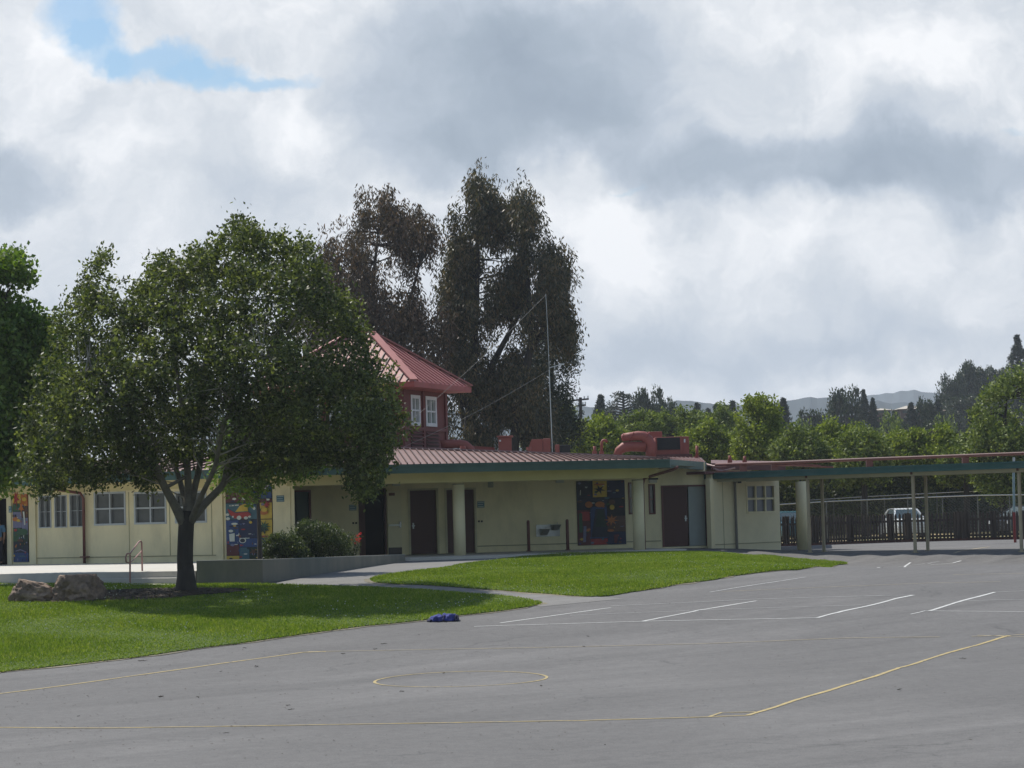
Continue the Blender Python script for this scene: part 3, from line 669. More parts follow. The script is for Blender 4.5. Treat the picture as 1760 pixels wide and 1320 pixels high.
# flat roof deck behind the metal slopes
mb = MB(); dk = [tl[0], tops[0] , tops[30], tops[-1], t1, Vector((9.5, 98, 3.05)), Vector((8, 108, 3.05)), Vector((-24, 112, 3.05))]
dk = [Vector((p.x, p.y + .05, 3.05 if i > 3 else p.z - .10)) for i, p in enumerate(dk)]
cen_ = Vector((-4, 97, 3.2))
for i in range(len(dk)): mb.quad(dk[i], dk[(i + 1) % len(dk)], cen_)
mb.build('roof_deck', mat('deck', (.22, .18, .16), .8), B)
# gable closing back of the building so nothing is hollow from the side
mb = MB(); Bk = [Vector((-24, 112, 0)), Vector((8, 108, 0)), Vector((9.5, 98, 0)), WC.p(12.9, -5.2, 0)]
for a, b in zip(Bk, Bk[1:]): mb.quad(b, a, a + Vector((0, 0, 3.0)), b + Vector((0, 0, 3.0)))
mb.build('rear_wall', cream, B)
# light fixtures under the beam
for u, v in ((681, 829), (962, 824), (1122, 824)):
    k, z = WB.hit(u, v); mb = MB(); WB.box(mb, k - .17, k + .17, 0, .10, z - .01, z + .10); f = mb.build('wall_light', black, B)
    mb = MB(); WB.box(mb, k - .15, k + .13, 0, .08, z - .12, z - .01); mb.build('diffuser', mat('diffuser', (.5, .5, .42), .4), f)
for u, v in ((843, 833),):
    k, z = WB.hit(u, v); mb = MB(); WB.box(mb, k - .09, k + .09, 0, .05, z - .1, z + .1); mb.build('vent_plate', mat('ledge2', (.36, .36, .28), .7), B)
for u, v in ((607, 899), (612, 899), (823, 896), (828, 896)):
    k, z = WB.hit(u, v); mb = MB(); WB.box(mb, k - .03, k + .03, 0, .03, z - .03, z + .03); mb.build('outlet', dark, B)
def pipe(W, pts, r, par, m_=brown, name='downpipe'):
    mb = MB(); mb.tube([W.p(k, t, z) for k, t, z in pts], r, 10); return mb.build(name, m_, par, smooth=True)
k = WL.hit(148, 900)[0]; k2 = WL.hit(106, 832)[0]
o = pipe(WL, [(k, .12, 0.02), (k, .12, 2.25), (k - .06, .2, 2.42), (k2 + .1, 1.1, 2.66), (k2, 1.25, 2.74)], .05, B)
mb = MB(); WL.box(mb, k - .14, k + .14, .0, .2, .22, .26); mb.build('bracket', brown, o)
k = WC.hit(1112, 900)[0]; k2 = WC.hit(1146, 808)[0]
pipe(WC, [(k, -.35, 0.02), (k, -.35, 2.2), (k + .02, -.2, 2.42), (k2 - .1, .9, 2.66), (k2, 1.15, 2.74)], .05, B)
# roof vents (on metal slope)
def rv(u, v0, v1, d, r, parent=None, lab=''):
    a, b = P(u, v1, d), P(u, v0, d); t = thing('roof_vent_pipe', lab, 'vent pipe', a, 'vent pipes on the roof'); mb = MB(); mb.tube([a - Vector((0, 0, .1)), b], r, 10); mb.build('pipe', eqr, t)
    mb = MB(); mb.tube([b - Vector((0, 0, .04)), b + Vector((0, 0, .05))], [r * 1.7, r * 1.5], 10); mb.build('vent_cap', eqr, t)
    mb = MB(); mb.tube([a - Vector((0, 0, .05)), a + Vector((0, 0, .06))], [r * 2.2, r * 1.05], 10); mb.build('flashing', seamd, t)
rv(696, 772, 787, 82.6, .07, lab='stub vent pipe on the brown roof left, nearest the tower'); rv(753.5, 776, 786, 82.5, .05, lab='short stub vent pipe on the brown roof below the round duct')
rv(795.5, 769, 779, 83.5, .06, lab='stub vent pipe at the roof ridge beside the round duct'); rv(909, 771, 781, 83.6, .05, lab='stub vent pipe at the roof ridge in front of the red hood')

# ------------------------------------------------------------------ roof tower
TWa = Vector((-4.03, 90.0)); a70 = Vector((.342, .94)); aL = Vector((-.94, .342))
nRt, nFt = Vector((.94, -.342)), Vector((-.342, -.94)); LR, LF = 4.25, 5.2
TW = thing('roof_tower', 'dark red square roof tower with glare-tinted pink metal hip roof and white framed windows', 'tower', (TWa.x, TWa.y, 3.2))
WTR = Wall(tuple(TWa), tuple(TWa + a70 * LR)); fl_ = TWa + aL * LF; WTF = Wall(tuple(fl_), tuple(TWa))
zE = 6.25
wr = [WTR.rect(706, 680, 722.5, 730.5), WTR.rect(731.5, 683, 750.5, 733)]
zlo, zhi = wr[0][2], wr[0][3]; wr = [(a, b, zlo, zhi) for a, b, _, _ in wr]
k0 = WTF.hit(668, 700)[0]; k1 = WTF.hit(652, 700)[0]; ww = (wr[0][1] - wr[0][0])
wf = [(LF - .75 - ww - i * (ww + .45), LF - .75 - i * (ww + .45), zlo, zhi) for i in range(3)]
mb = MB(); WTR.wall(mb, 0, LR, 2.9, 6.1, wr); mb.build('side_wall', tww, TW)
mb = MB(); WTF.wall(mb, 0, LF, 2.9, 6.1, wf); mb.build('front_wall', tww, TW)
mb = MB(); far = TWa + a70 * LR; fb = far + aL * LF
mb.quad((fb.x, fb.y, 2.9), (fl_.x, fl_.y, 2.9), (fl_.x, fl_.y, 6.1), (fb.x, fb.y, 6.1)); mb.quad((far.x, far.y, 2.9), (fb.x, fb.y, 2.9), (fb.x, fb.y, 6.1), (far.x, far.y, 6.1)); mb.build('rear_wall', tww, TW)
for h in wr: window(WTR, h, TW, 2, 2, .11, white, glass2, .10, .06)
for h in wf: window(WTF, h, TW, 2, 2, .07, white, glass2, .10, .04)
for (W, h) in [(WTR, x) for x in wr] + [(WTF, x) for x in wf]:
    mb = MB(); W.box(mb, h[0] - .1, h[1] + .1, 0, .03, zlo - 1.05, zlo - .22); lv = mb.build('louver', mat('louver_dark', (.06, .02, .018), .7), TW)
    mb = MB()
    for i in range(6):
        z = zlo - 1.0 + i * .135; mb.hexa([W.p(h[0] - .08, .10, z), W.p(h[1] + .08, .10, z), W.p(h[1] + .08, .03, z + .05), W.p(h[0] - .08, .03, z + .05), W.p(h[0] - .08, .10, z + .02), W.p(h[1] + .08, .10, z + .02), W.p(h[1] + .08, .03, z + .07), W.p(h[0] - .08, .03, z + .07)])
    mb.build('slat', tww, lv)
for W, L in ((WTR, LR), (WTF, LF)):
    mb = MB(); hs = wr if W is WTR else wf
    ks = [0.06, L - .06] + [(x[1] + y[0]) / 2 for x, y in zip(sorted(hs), sorted(hs)[1:])]
    for k in ks: W.box(mb, k - .10, k + .10, .002, .06, 3.0, 6.1)
    W.box(mb, .0, L, .061, .075, zlo - .2, zlo - .08); mb.build('trim', tww, TW)
OV = .78
def tc_(p, z): return Vector((p.x, p.y, z))
E = [tc_(TWa + nRt * OV + nFt * OV, zE), tc_(TWa + a70 * LR + nRt * OV - nFt * OV, zE), tc_(TWa + a70 * LR + aL * LF - nRt * OV - nFt * OV, zE), tc_(TWa + aL * LF - nRt * OV + nFt * OV, zE)]
cx = (E[0] + E[2]) / 2; ap_ = Vector((cx.x, cx.y, 8.30))
apA = ap_ + Vector((aL.x, aL.y, 0)) * .5; apB = ap_ - Vector((aL.x, aL.y, 0)) * .5
def face_roof(mbr, mbs, ea, eb, ta, tb, step, sw=.025, sh=.05):
    mbr.quad(ea, eb, tb, ta); L = (eb - ea).length; n = int(L / step); d = (eb - ea).normalized(); sx = d * sw
    mid = (ta + tb) / 2; perp = (mid - (ea + eb) / 2)
    for i in range(1, n):
        p = ea.lerp(eb, i / n)
        # stop at hips
        f = i / n; fa = (ta - ea).dot(d) / L; fbb = 1 - (eb - tb).dot(d) / L
        k = min(1, f / max(fa, 1e-3), (1 - f) / max(1 - fbb, 1e-3)); q = p + perp * k - d * perp.dot(d) * k
        up = Vector((0, 0, sh)); mbs.hexa([p - sx, p + sx, q + sx, q - sx, p - sx + up, p + sx + up, q + sx + up, q - sx + up])
r1 = MB(); s1 = MB(); face_roof(r1, s1, E[3], E[0], apA, apB, .30, .02); face_roof(r1, s1, E[2], E[3], apA, apA, .3); face_roof(r1, s1, E[1], E[2], apB, apA, .3)
tr = r1.build('roof', towr, TW); s1.build('roof_seam', seamd, tr)
r1 = MB(); s1 = MB(); face_roof(r1, s1, E[0], E[1], apB, apB, .42, .05); tr2 = r1.build('roof', mat('tower_roof_shaded_side', (.30, .075, .07), .5, .06, metal=.1), TW); s1.build('roof_seam', towr, tr2)  # darker copy of the roof colour for the facet out of the glare
hp = MB()
for e, a in zip(E, (apB, apB, apA, apA)): hp.bar(e + Vector((0, 0, .06)), a + Vector((0, 0, .07)), .30, .05)
hp.bar(apA + Vector((0, 0, .08)), apB + Vector((0, 0, .08)), .3, .05); hp.build('hip_cap', towr, TW)
fm = MB()
for i in range(4):
    a, b = E[i], E[(i + 1) % 4]; fm.quad(a + Vector((0, 0, -.20)), b + Vector((0, 0, -.20)), b, a)
fm.build('fascia', mat('tower_fascia', (.33, .07, .055), .55), TW)
so = MB(); IN = [tc_(TWa, 6.02), tc_(far, 6.02), tc_(fb, 6.02), tc_(fl_, 6.02)]
for i in range(4):
    a, b = E[i] + Vector((0, 0, -.20)), E[(i + 1) % 4] + Vector((0, 0, -.20)); so.quad(a, IN[i], IN[(i + 1) % 4], b)
so.build('soffit', mat('tower_soffit', (.35, .08, .06), .6), TW)

# ------------------------------------------------------------------ roof equipment
def bx(t, name, u0, v0, u1, v1, d, dep, m_, bev=.02, rz=0):
    a, b = P(u0, v1, d), P(u1, v0, d); mb = MB(); mb.box(a.x, b.x, d, d + dep, a.z, b.z); return bevel(mb.build(name, m_, t), bev)
def unit(name, label, cat, u, v, d): return thing(name, label, cat, P(u, v, d))
t = unit('roof_duct', 'long low rounded red duct lying beside the tower', 'duct', 785, 772, 92)
pts = [P(758, 764.5, 92), P(770, 763, 92), P(790, 763, 92), P(800, 765, 92), P(808, 772, 92), P(812, 780, 92)]; mb = MB(); mb.tube(pts, .17, 14); mb.build('duct_pipe', eqr, t, smooth=True)
pts = [P(808, 769, 93), P(850, 772, 93)]; mb = MB(); mb.bar(pts[0], pts[1], .4, .12); mb.build('flat_duct', eqr, t)
t = unit('roof_unit_box', 'small square red box unit on the roof right of the tower', 'vent unit', 867, 775, 92)
bx(t, 'housing', 857, 751, 879, 778, 92, .5, eqr); bx(t, 'lid', 854, 748.5, 882, 751.5, 91.9, .7, eqr, .01); bx(t, 'tag_plate', 858, 756, 861, 759, 91.98, .01, white, .001)
t = unit('exhaust_hood', 'red exhaust hood with sloped top on the roof beside the antenna mast', 'exhaust hood', 927, 775, 92)
a, b = P(906, 777, 92), P(933, 777, 92); h1 = P(906, 767, 92).z; h2 = P(920, 755, 92).z; xm = P(914, 770, 92).x
mb = MB(); mb.hexa([(a.x, 92, a.z), (b.x, 92, a.z), (b.x, 93, a.z), (a.x, 93, a.z), (xm, 92, h2), (b.x, 92, h2), (b.x, 93, h2), (xm, 93, h2)]); bevel(mb.build('hood', eqr, t))
bx(t, 'housing', 933.5, 753.5, 946, 778, 92, .9, eqr)
t = unit('condenser_unit', 'small black grilled condenser box behind the brown roof right of the mast', 'air conditioner', 968, 775, 92)
bx(t, 'grille', 962, 764.5, 980, 778, 92, .5, black); bx(t, 'side_panel', 954.5, 764, 961.5, 778, 92, .5, eqr)
def standpipe(u, v0, v1, d, label, elbow=0):
    t = unit('roof_stand_pipe', label, 'vent pipe', u, v1, d); t['group'] = 'red stand pipes on the roof'; mb = MB(); a, b = P(u, v1, d), P(u, v0, d)
    pts = [a, b] if not elbow else [a, b - Vector((0, 0, .08)), b + Vector((.05, 0, 0)), b + Vector((.16, 0, 0)), b + Vector((.2, 0, -.08))]
    mb.tube(pts, .055, 10); mb.build('pipe', eqr, t, smooth=True); mb = MB(); mb.tube([a - Vector((0, 0, .05)), a + Vector((0, 0, .1))], .09, 10); mb.build('flashing', eqr, t)
standpipe(1034, 757, 780, 92, 'red stand pipe with a bent top left of the big curved duct', 1); standpipe(1022, 767, 780, 92, 'short straight red stand pipe left of the big curved duct')
standpipe(1198, 766, 788, 91, 'slim red stand pipe just right of the big air unit'); standpipe(1254.5, 783, 794, 92, 'short red stand pipe behind the bent roof pipes'); standpipe(1280, 784, 796, 92, 'short red stand pipe right of the bent roof pipes')
t = unit('curved_air_duct', 'big curved red round duct rising from the roof into the air unit', 'duct', 1095, 782, 92)
D = 91.3; cpts = [P(1072, 752, D), P(1084, 750.5, D), P(1096, 749, D), P(1106, 750, D), P(1114, 756, D), P(1118.5, 765, D), P(1119, 775, D), P(1119, 788, D)]
mb = MB(); mb.tube(cpts, [.155, .165, .18, .195, .20, .20, .20, .20], 18); mb.build('duct_pipe', eqr, t, smooth=True)
mb = MB(); mb.tube([P(1068, 752.5, D), P(1072, 752, D)], [.10, .157], 18); mb.build('duct_end', eqr, t, smooth=True)
mb = MB(); mb.tube([P(1060, 785, D), P(1064, 775, D), P(1072, 769, D), P(1084, 767, D), P(1110, 768, D)], [.14, .17, .19, .19, .19], 14); mb.build('lower_duct', eqr, t, smooth=True)
mb = MB()
for u in (1086, 1112): mb.tube([P(u - 1, 750, D), P(u + 1, 751, D)], .205, 16)
mb.build('joint_band', mat('band', (.25, .06, .05)), t)
t = unit('rooftop_air_unit', 'large red rooftop air unit with a wide black grille', 'air conditioner', 1155, 785, 92)
bx(t, 'housing', 1127, 750, 1184, 783, 91.6, 1.6, eqr, .02); bx(t, 'rear_housing', 1112, 741.5, 1138, 783, 93.4, .9, eqr, .02); bx(t, 'grille', 1130, 751.5, 1169, 773.5, 91.55, .045, black, .004)
bx(t, 'base_frame', 1122, 780, 1190, 789, 91.5, 1.8, roofd, .01); bx(t, 'corner_post', 1169.5, 749.5, 1172, 780, 91.53, .06, eqr, .004); bx(t, 'tag_plate', 1175.5, 754.5, 1178, 760.5, 91.585, .01, white, .001)
# antenna mast and guys
t = unit('antenna_mast', 'thin tall pale antenna mast with guy wires on the roof', 'antenna mast', 949, 776, 92)
mb = MB(); mb.tube([P(949.5, 778, 92), P(945.5, 680, 92), P(944, 636, 92)], .018, 8); mb.build('lower_mast', metalg, t); mb = MB(); mb.tube([P(944, 637, 92), P(941, 560, 92), P(938, 505, 92)], .010, 8); mb.build('upper_mast', metalg, t)
mb = MB(); mb.bar(P(944, 632, 92), P(968, 625.5, 92), .03); mb.bar(P(962, 628, 92), P(970, 625, 92), .05, .04); mb.build('arm', metalg, t)
for a, b in (((690, 737, 86.5), (938, 507, 92)), ((688, 771, 83.4), (944, 636, 92))):
    A_, B_ = P(*a), P(*b); mb = MB(); pts = [A_.lerp(B_, i / 16) + Vector((0, 0, -.12 * math.sin(math.pi * i / 16))) for i in range(17)]; mb.tube(pts, .0045, 5); mb.build('guy_wire', mat('wire_grey', (.22, .22, .21), .6), t)

# ------------------------------------------------------------------ murals, signs, fountain, bollards
def pcol(name, c, v=.15): return mat('paint_' + name, c, .55, v, 5, dirt=.3, dscale=6)
pc = dict(red=pcol('red', (.33, .035, .03)), dred=pcol('dred', (.11, .025, .025)), yel=pcol('yel', (.55, .38, .05)), blue=pcol('blue', (.025, .06, .17)), dblue=pcol('dblue', (.012, .02, .06)), navy=pcol('navy', (.02, .025, .04)),
          teal=pcol('teal', (.05, .12, .15)), green=pcol('green', (.04, .10, .045)), dgreen=pcol('dgreen', (.012, .035, .02)), white=pcol('white', (.55, .57, .5)), orange=pcol('orange', (.42, .14, .03)), lil=pcol('lilac', (.17, .17, .26)), black=pcol('black', (.01, .01, .012)), brown=pcol('brown', (.10, .05, .03)))
def mural(W, r, cells, marks, label, t0=.012, dabs=70, seed=1, pal=('red', 'yel', 'teal', 'green', 'white', 'orange', 'lilac', 'blue', 'brown', 'dred', 'dblue', 'navy')):
    gg = random.Random(seed); extra = []
    for _ in range(dabs):
        x, y = gg.uniform(.03, .97), gg.uniform(.01, .99); rx, ry = gg.uniform(.012, .06), gg.uniform(.004, .02); extra.append((gg.choice(pal).replace('lilac', 'lil'), ell(x, y, min(rx, x, 1 - x), min(ry, y, 1 - y), gg.choice((3, 5, 8)), gg.uniform(0, 3))))
    marks = extra + marks
    a, b, c, d = r; T_ = thing('mural', label, 'mural', W.p(a, 0, c)); mb = MB(); W.box(mb, a, b, .003, t0 + .02, c, d); mb.build('backing', pc['black'], T_)
    mats_ = list(pc.values()); keys = list(pc.keys()); mb = MB()
    for (x0, y0, x1, y1, k) in cells:
        mb.cur = keys.index(k); W.box(mb, a + (b - a) * x0 + .008, a + (b - a) * x1 - .008, t0 + .02, t0 + .028, d - (d - c) * y1 + .008, d - (d - c) * y0 - .008)
    mb.build('tile', mats_, T_)
    mb = MB(); lay = 0
    for (k, pts) in marks:
        mb.cur = keys.index(k); lay += 1; t = t0 + .0285 + .0003 * lay
        P_ = [W.p(a + (b - a) * x, t, d - (d - c) * y) for x, y in pts]; mb.quad(*P_)
    mb.build('painted_figure', mats_, T_); return T_
def ell(cx, cy, rx, ry, n=14, a0=0): return [(cx + rx * math.cos(a0 + 2 * math.pi * i / n), cy - ry * math.sin(a0 + 2 * math.pi * i / n)) for i in range(n)]
def star(cx, cy, r, k=7, a0=.3): return [(cx + (r if i % 2 else r * .35) * math.cos(a0 + math.pi * i / k), cy - (r if i % 2 else r * .35) * .6 * math.sin(a0 + math.pi * i / k)) for i in range(2 * k)]
mr = WL.rect(388, 832, 470.5, 961)
cells = [(0, 0, .6, .11, 'green'), (.6, 0, 1, .2, 'blue'), (0, .11, .6, .24, 'dred'), (.6, .2, 1, .25, 'dred'), (0, .25, .7, .47, 'teal'), (.7, .25, 1, .47, 'yel'), (.7, .475, 1, .72, 'yel'), (0, .475, .28, .80, 'blue'), (.28, .475, .7, .72, 'dblue'), (.28, .72, .7, .84, 'blue'), (.7, .72, 1, .8, 'blue'), (0, .80, .28, .95, 'dred'), (0, .95, .28, 1, 'yel'), (.28, .84, .5, 1, 'teal'), (.5, .84, 1, 1, 'dgreen')]
marks = [('red', [(.05, .32), (.14, .35), (.22, .38), (.5, .37), (.56, .40), (.55, .44), (.2, .455), (.1, .40)]), ('yel', [(.22, .365), (.32, .29), (.42, .26), (.48, .275), (.50, .36)]),
         ('white', ell(.30, .445, .05, .028)), ('white', ell(.05, .40, .04, .017)), ('white', ell(.55, .28, .04, .018)), ('white', ell(.06, .455, .045, .02)), ('white', ell(.45, .45, .045, .02)), ('white', ell(.17, .43, .02, .012)), ('white', ell(.53, .435, .03, .014)), ('white', ell(.63, .325, .03, .022)),
         ('white', ell(.2, .525, .07, .014)), ('white', [(.08, .66), (.2, .65), (.2, .76), (.09, .76)]), ('white', ell(.12, .62, .05, .018)), ('white', [(.23, .675), (.29, .67), (.29, .685), (.23, .69)]), ('white', ell(.37, .75, .075, .035)), ('navy', ell(.37, .75, .055, .026)), ('white', [(.3, .715), (.52, .715), (.52, .724), (.3, .724)]),
         ('yel', ell(.55, .51, .035, .018)), ('white', [(.38, .175), (.42, .17), (.44, .21), (.36, .21)]), ('white', [(.9, .20), (.97, .205), (.96, .225), (.9, .225)]), ('white', [(.1, .275), (.3, .268), (.3, .283), (.1, .290)]), ('teal', [(.12, .278), (.15, .274), (.15, .286), (.12, .288)]), ('teal', [(.2, .273), (.22, .273), (.22, .285), (.2, .285)]),
         ('red', star(.9, .28, .10)), ('green', ell(.83, .36, .09, .04)), ('orange', ell(.83, .385, .10, .03)), ('yel', ell(.85, .345, .07, .03)), ('green', star(.84, .57, .15, 9)), ('dgreen', star(.82, .61, .12, 6)), ('red', ell(.83, .70, .09, .012)), ('brown', star(.85, .08, .12, 5)), ('white', star(.88, .07, .05, 4)), ('yel', ell(.7, .98, .05, .01)), ('brown', star(.6, .9, .1, 5))]
mural(WL, mr, cells, marks, 'bright painted tile mural on the wall behind the planter and thin tree', dabs=90, seed=3)
mr = WL.rect(22.5, 849, 50.5, 966)
cells = [(0, 0, .55, .14, 'yel'), (.55, 0, 1, .18, 'orange'), (0, .14, .55, .26, 'green'), (.55, .18, 1, .35, 'brown'), (0, .26, .6, .5, 'lil'), (.6, .35, 1, .6, 'lil'), (0, .5, .5, .7, 'green'), (.5, .6, 1, .75, 'dgreen'), (0, .7, 1, .86, 'navy'), (0, .86, 1, 1, 'blue')]
marks = [('red', star(.25, .06, .25, 6)), ('yel', ell(.8, .08, .15, .03)), ('orange', ell(.2, .37, .18, .03)), ('yel', ell(.4, .39, .12, .02)), ('red', ell(.2, .53, .1, .02)), ('white', [(.7, .26), (.8, .26), (.86, .45), (.78, .46)]), ('green', ell(.7, .56, .3, .05)), ('white', [(.7, .62), (.76, .6), (.75, .66)]), ('lil', [(.2, .83), (.5, .81), (.9, .85), (.9, .86), (.5, .825), (.2, .845)]), ('teal', [(.3, .92), (.7, .9), (.95, .93), (.6, .925)]), ('orange', star(.6, .2, .2, 5)), ('brown', ell(.5, .68, .2, .02))]
mural(WL, mr, cells, marks, 'narrow painted mural of flowers beside the doorway at the far left')
mr = WB.rect(990, 826, 1076, 936.5)
cells = [(0, 0, .32, .27, 'navy'), (.33, 0, .63, .26, 'yel'), (.64, 0, 1, .28, 'dblue'), (0, .27, .32, .45, 'navy'), (.33, .27, .64, .40, 'navy'), (.64, .28, 1, .55, 'black'), (0, .45, .27, 1, 'dred'), (.27, .4, .62, .9, 'blue'), (.62, .55, 1, .8, 'brown'), (.62, .8, 1, 1, 'dblue'), (.27, .9, .62, 1, 'red')]
marks = [('black', star(.47, .14, .13, 6)), ('orange', ell(.47, .06, .12, .014)), ('orange', ell(.47, .37, .10, .045)), ('navy', [(.38, .44), (.56, .44), (.64, .88), (.28, .88)]), ('dgreen', [(.42, .46), (.54, .46), (.60, .72), (.36, .72)]), ('orange', ell(.24, .37, .08, .05)), ('red', [(.08, .48), (.25, .48), (.25, .62), (.08, .62)]), ('green', [(.03, .5), (.1, .5), (.1, .8), (.03, .8)]), ('lil', [(.12, .7), (.18, .7), (.16, .95), (.1, .95)]), ('white', [(.07, .14), (.085, .14), (.08, .22), (.06, .22)]), ('orange', star(.7, .62, .16, 8)), ('yel', ell(.72, .42, .05, .04)), ('brown', ell(.72, .34, .07, .04)), ('orange', ell(.68, .78, .07, .02)), ('brown', star(.85, .7, .12, 6)), ('dred', [(.74, .85), (.84, .84), (.8, .98), (.75, .97)])]
mural(WB, mr, cells, marks, 'dark painted mural on the shaded wall right of the drinking fountain')
def sign(W, u0, v0, u1, v1, label, t=.06, stripes=3):
    a, b, c, d = W.rect(u0, v0, u1, v1, t); T_ = thing('wall_sign', label, 'sign', W.p(a, t, c)); mb = MB(); W.box(mb, a, b, t, t + .015, c, d); mb.build('plate', signb, T_)
    mb = MB()
    for i in range(stripes):
        z = c + (d - c) * (i + .5) / stripes; W.box(mb, a + .02, b - .02 - .03 * (i % 2), t + .015, t + .018, z - .016, z + .010)
    mb.build('lettering', signw, T_)
sign(WC, 475, 851.5, 488.5, 862.5, 'small blue and white sign on the cream pier by the planter')
sign(WB, 600, 867.5, 612.5, 877.5, 'small pale blue sign left of the dark open doorway', .002); sign(WB, 820, 861.5, 832.5, 872.5, 'small pale sign on the wall right of the round column', .002); sign(WB, 1218, 843, 1225, 855, 'small blue sign beside the grey door leaf', .03, 2)
sign(WL, 15.3, 870, 20.5, 881, 'tiny sign on the pilaster beside the left doorway', .062, 2)
# fountain
t = thing('drinking_fountain', 'steel wall drinking fountain with two basins between brown bollards', 'drinking fountain', WB.p(WB.hit(940, 910)[0], 0, .9))
a, b, c, d = WB.rect(921, 901.5, 962, 922); mb = MB(); WB.box(mb, a, b, .002, .03, c, d); mb.build('back_plate', steel, t)
for (u0, v0, u1, v1) in ((927, 909, 941, 920), (946, 901.5, 960, 911)):
    a, b, c, d = WB.rect(u0, v0, u1, v1); mb = MB(); mb.hexa([WB.p(a + .06, .22, c), WB.p(b - .06, .22, c), WB.p(b - .02, .03, c), WB.p(a + .02, .03, c), WB.p(a, .42, d), WB.p(b, .42, d), WB.p(b, .03, d), WB.p(a, .03, d)]); bs_ = bevel(mb.build('basin', steel, t), .015)
    mb = MB(); mb.tube([WB.p(b - .06, .1, d), WB.p(b - .06, .1, d + .05), WB.p(b - .09, .14, d + .07)], .012, 8); mb.build('spout', metalg, bs_)
for u, lab in ((909, 'brown wooden bollard on the left side of the drinking fountain'), (976, 'brown wooden bollard on the right side of the drinking fountain')):
    k, z = WB.hit(u, 946, .7); p = WB.p(k, .7, 0); t = thing('bollard', lab, 'bollard', p, 'bollards at the drinking fountain'); mb = MB(); mb.tube([p, p + Vector((0, 0, 1.05)), p + Vector((0, 0, 1.09))], [.055, .055, .035], 12); mb.build('post', brown, t, smooth=True)
    mb = MB(); mb.tube([p, p + Vector((0, 0, .03))], .10, 12); mb.build('base', brown, t)
# handrail
t = thing('handrail', 'pinkish painted metal handrail on the terrace steps', 'handrail', ap(t_of(224), .5, -.3))
pf = P(223, 1001, 66.9); zz = lambda u, v, d: P(u, v, d)
D1 = 66.9; D2 = 68.6
hm = mat('rail_paint', (.36, .20, .17), .5, .1, 4)
mb = MB(); mb.tube([P(223.5, 1001, D1), P(223.5, 953, D1)], .025, 8); mb.build('front_post', hm, t)
mb = MB(); mb.tube([P(244.5, 983, D2), P(243.5, 932, D2)], .025, 8); mb.build('rear_post', hm, t)
mb = MB(); mb.tube([P(217, 966, D1 - .1), P(216, 958, D1 - .15), P(218, 952, D1 - .1), P(224, 951, D1), P(238, 932, D2 - .2), P(241, 930, D2), P(244, 932, D2)], .022, 8); mb.build('top_rail', hm, t, smooth=True)
mb = MB(); mb.tube([P(217, 966, D1 - .1), P(223.5, 968, D1), P(243.5, 947, D2)], .017, 8); mb.build('lower_rail', hm, t, smooth=True)

# ------------------------------------------------------------------ right wing and covered walkway
wa = ray(1225, 900); wbb = ray(1341, 900)
WW = Wall((wa.x / wa.y * 87.6, 87.6), (wbb.x / wbb.y * 90.5, 90.5))
AN = thing('annex_wing', 'small cream wing with a three pane window under the covered walkway', 'building', WW.p(0, 0, 0))
hw = WW.rect(1282, 832.5, 1332.5, 881.5); mb = MB(); WW.wall(mb, 0, WW.L, -.5, 2.55, [hw], .12); mb.build('front_wall', cream2, AN)
window(WW, hw, AN, 3, 2, .06, cream2, mat('wing_glass', (.10, .11, .14), .2, .1, 2, spec=.6), .08, .07)
mb = MB(); e_, f_ = WW.p(WW.L, -.25, 0), WW.p(WW.L, -6, 0); mb.quad(e_ + Vector((0, 0, -.5)), f_ + Vector((0, 0, -.5)), f_ + Vector((0, 0, 2.55)), e_ + Vector((0, 0, 2.55))); g_ = WW.p(0, -6, 0)
mb.quad(f_ + Vector((0, 0, -.5)), g_ + Vector((0, 0, -.5)), g_ + Vector((0, 0, 2.55)), f_ + Vector((0, 0, 2.55))); mb.build('side_wall', cream2, AN)
mb = MB(); WW.box(mb, -.5, WW.L + 2.4, -6.2, .1, 2.56, 2.66); mb.build('roof', roofd, AN)
mb = MB(); WW.box(mb, WW.hit(1228, 930)[0], WW.L - .02, .002, .02, .02, .045); mb.build('base_ledge', mat('ledge', (.3, .27, .17)), AN)
mb = MB(); k = WW.hit(1243.5, 900)[0]; WW.box(mb, k - .012, k + .012, .001, .012, -.2, 2.5); mb.build('panel_joint', mat('joint', (.36, .33, .2)), AN)
mb = MB(); k = WW.hit(1262, 900)[0]; mb.tube([WW.p(k, .08, -.2), WW.p(k, .08, 2.5)], .04, 8); mb.tube([WW.p(k + .09, .06, -.2), WW.p(k + .07, .06, 2.2), WW.p(k + .14, .06, 2.28)], .02, 8); mb.build('downpipe', mat('pipe_grey', (.16, .15, .13), .6), AN)
mb = MB(); k = WW.hit(1268.5, 834)[0]; WW.box(mb, k - .03, k + .05, 0, .12, 2.22, 2.30); mb.build('lamp', black, AN)
mb = MB(); k = -.02; WW.box(mb, -.22, -.02, -.1, .1, -.2, 2.4); mb.build('corner_pier', cream, AN)
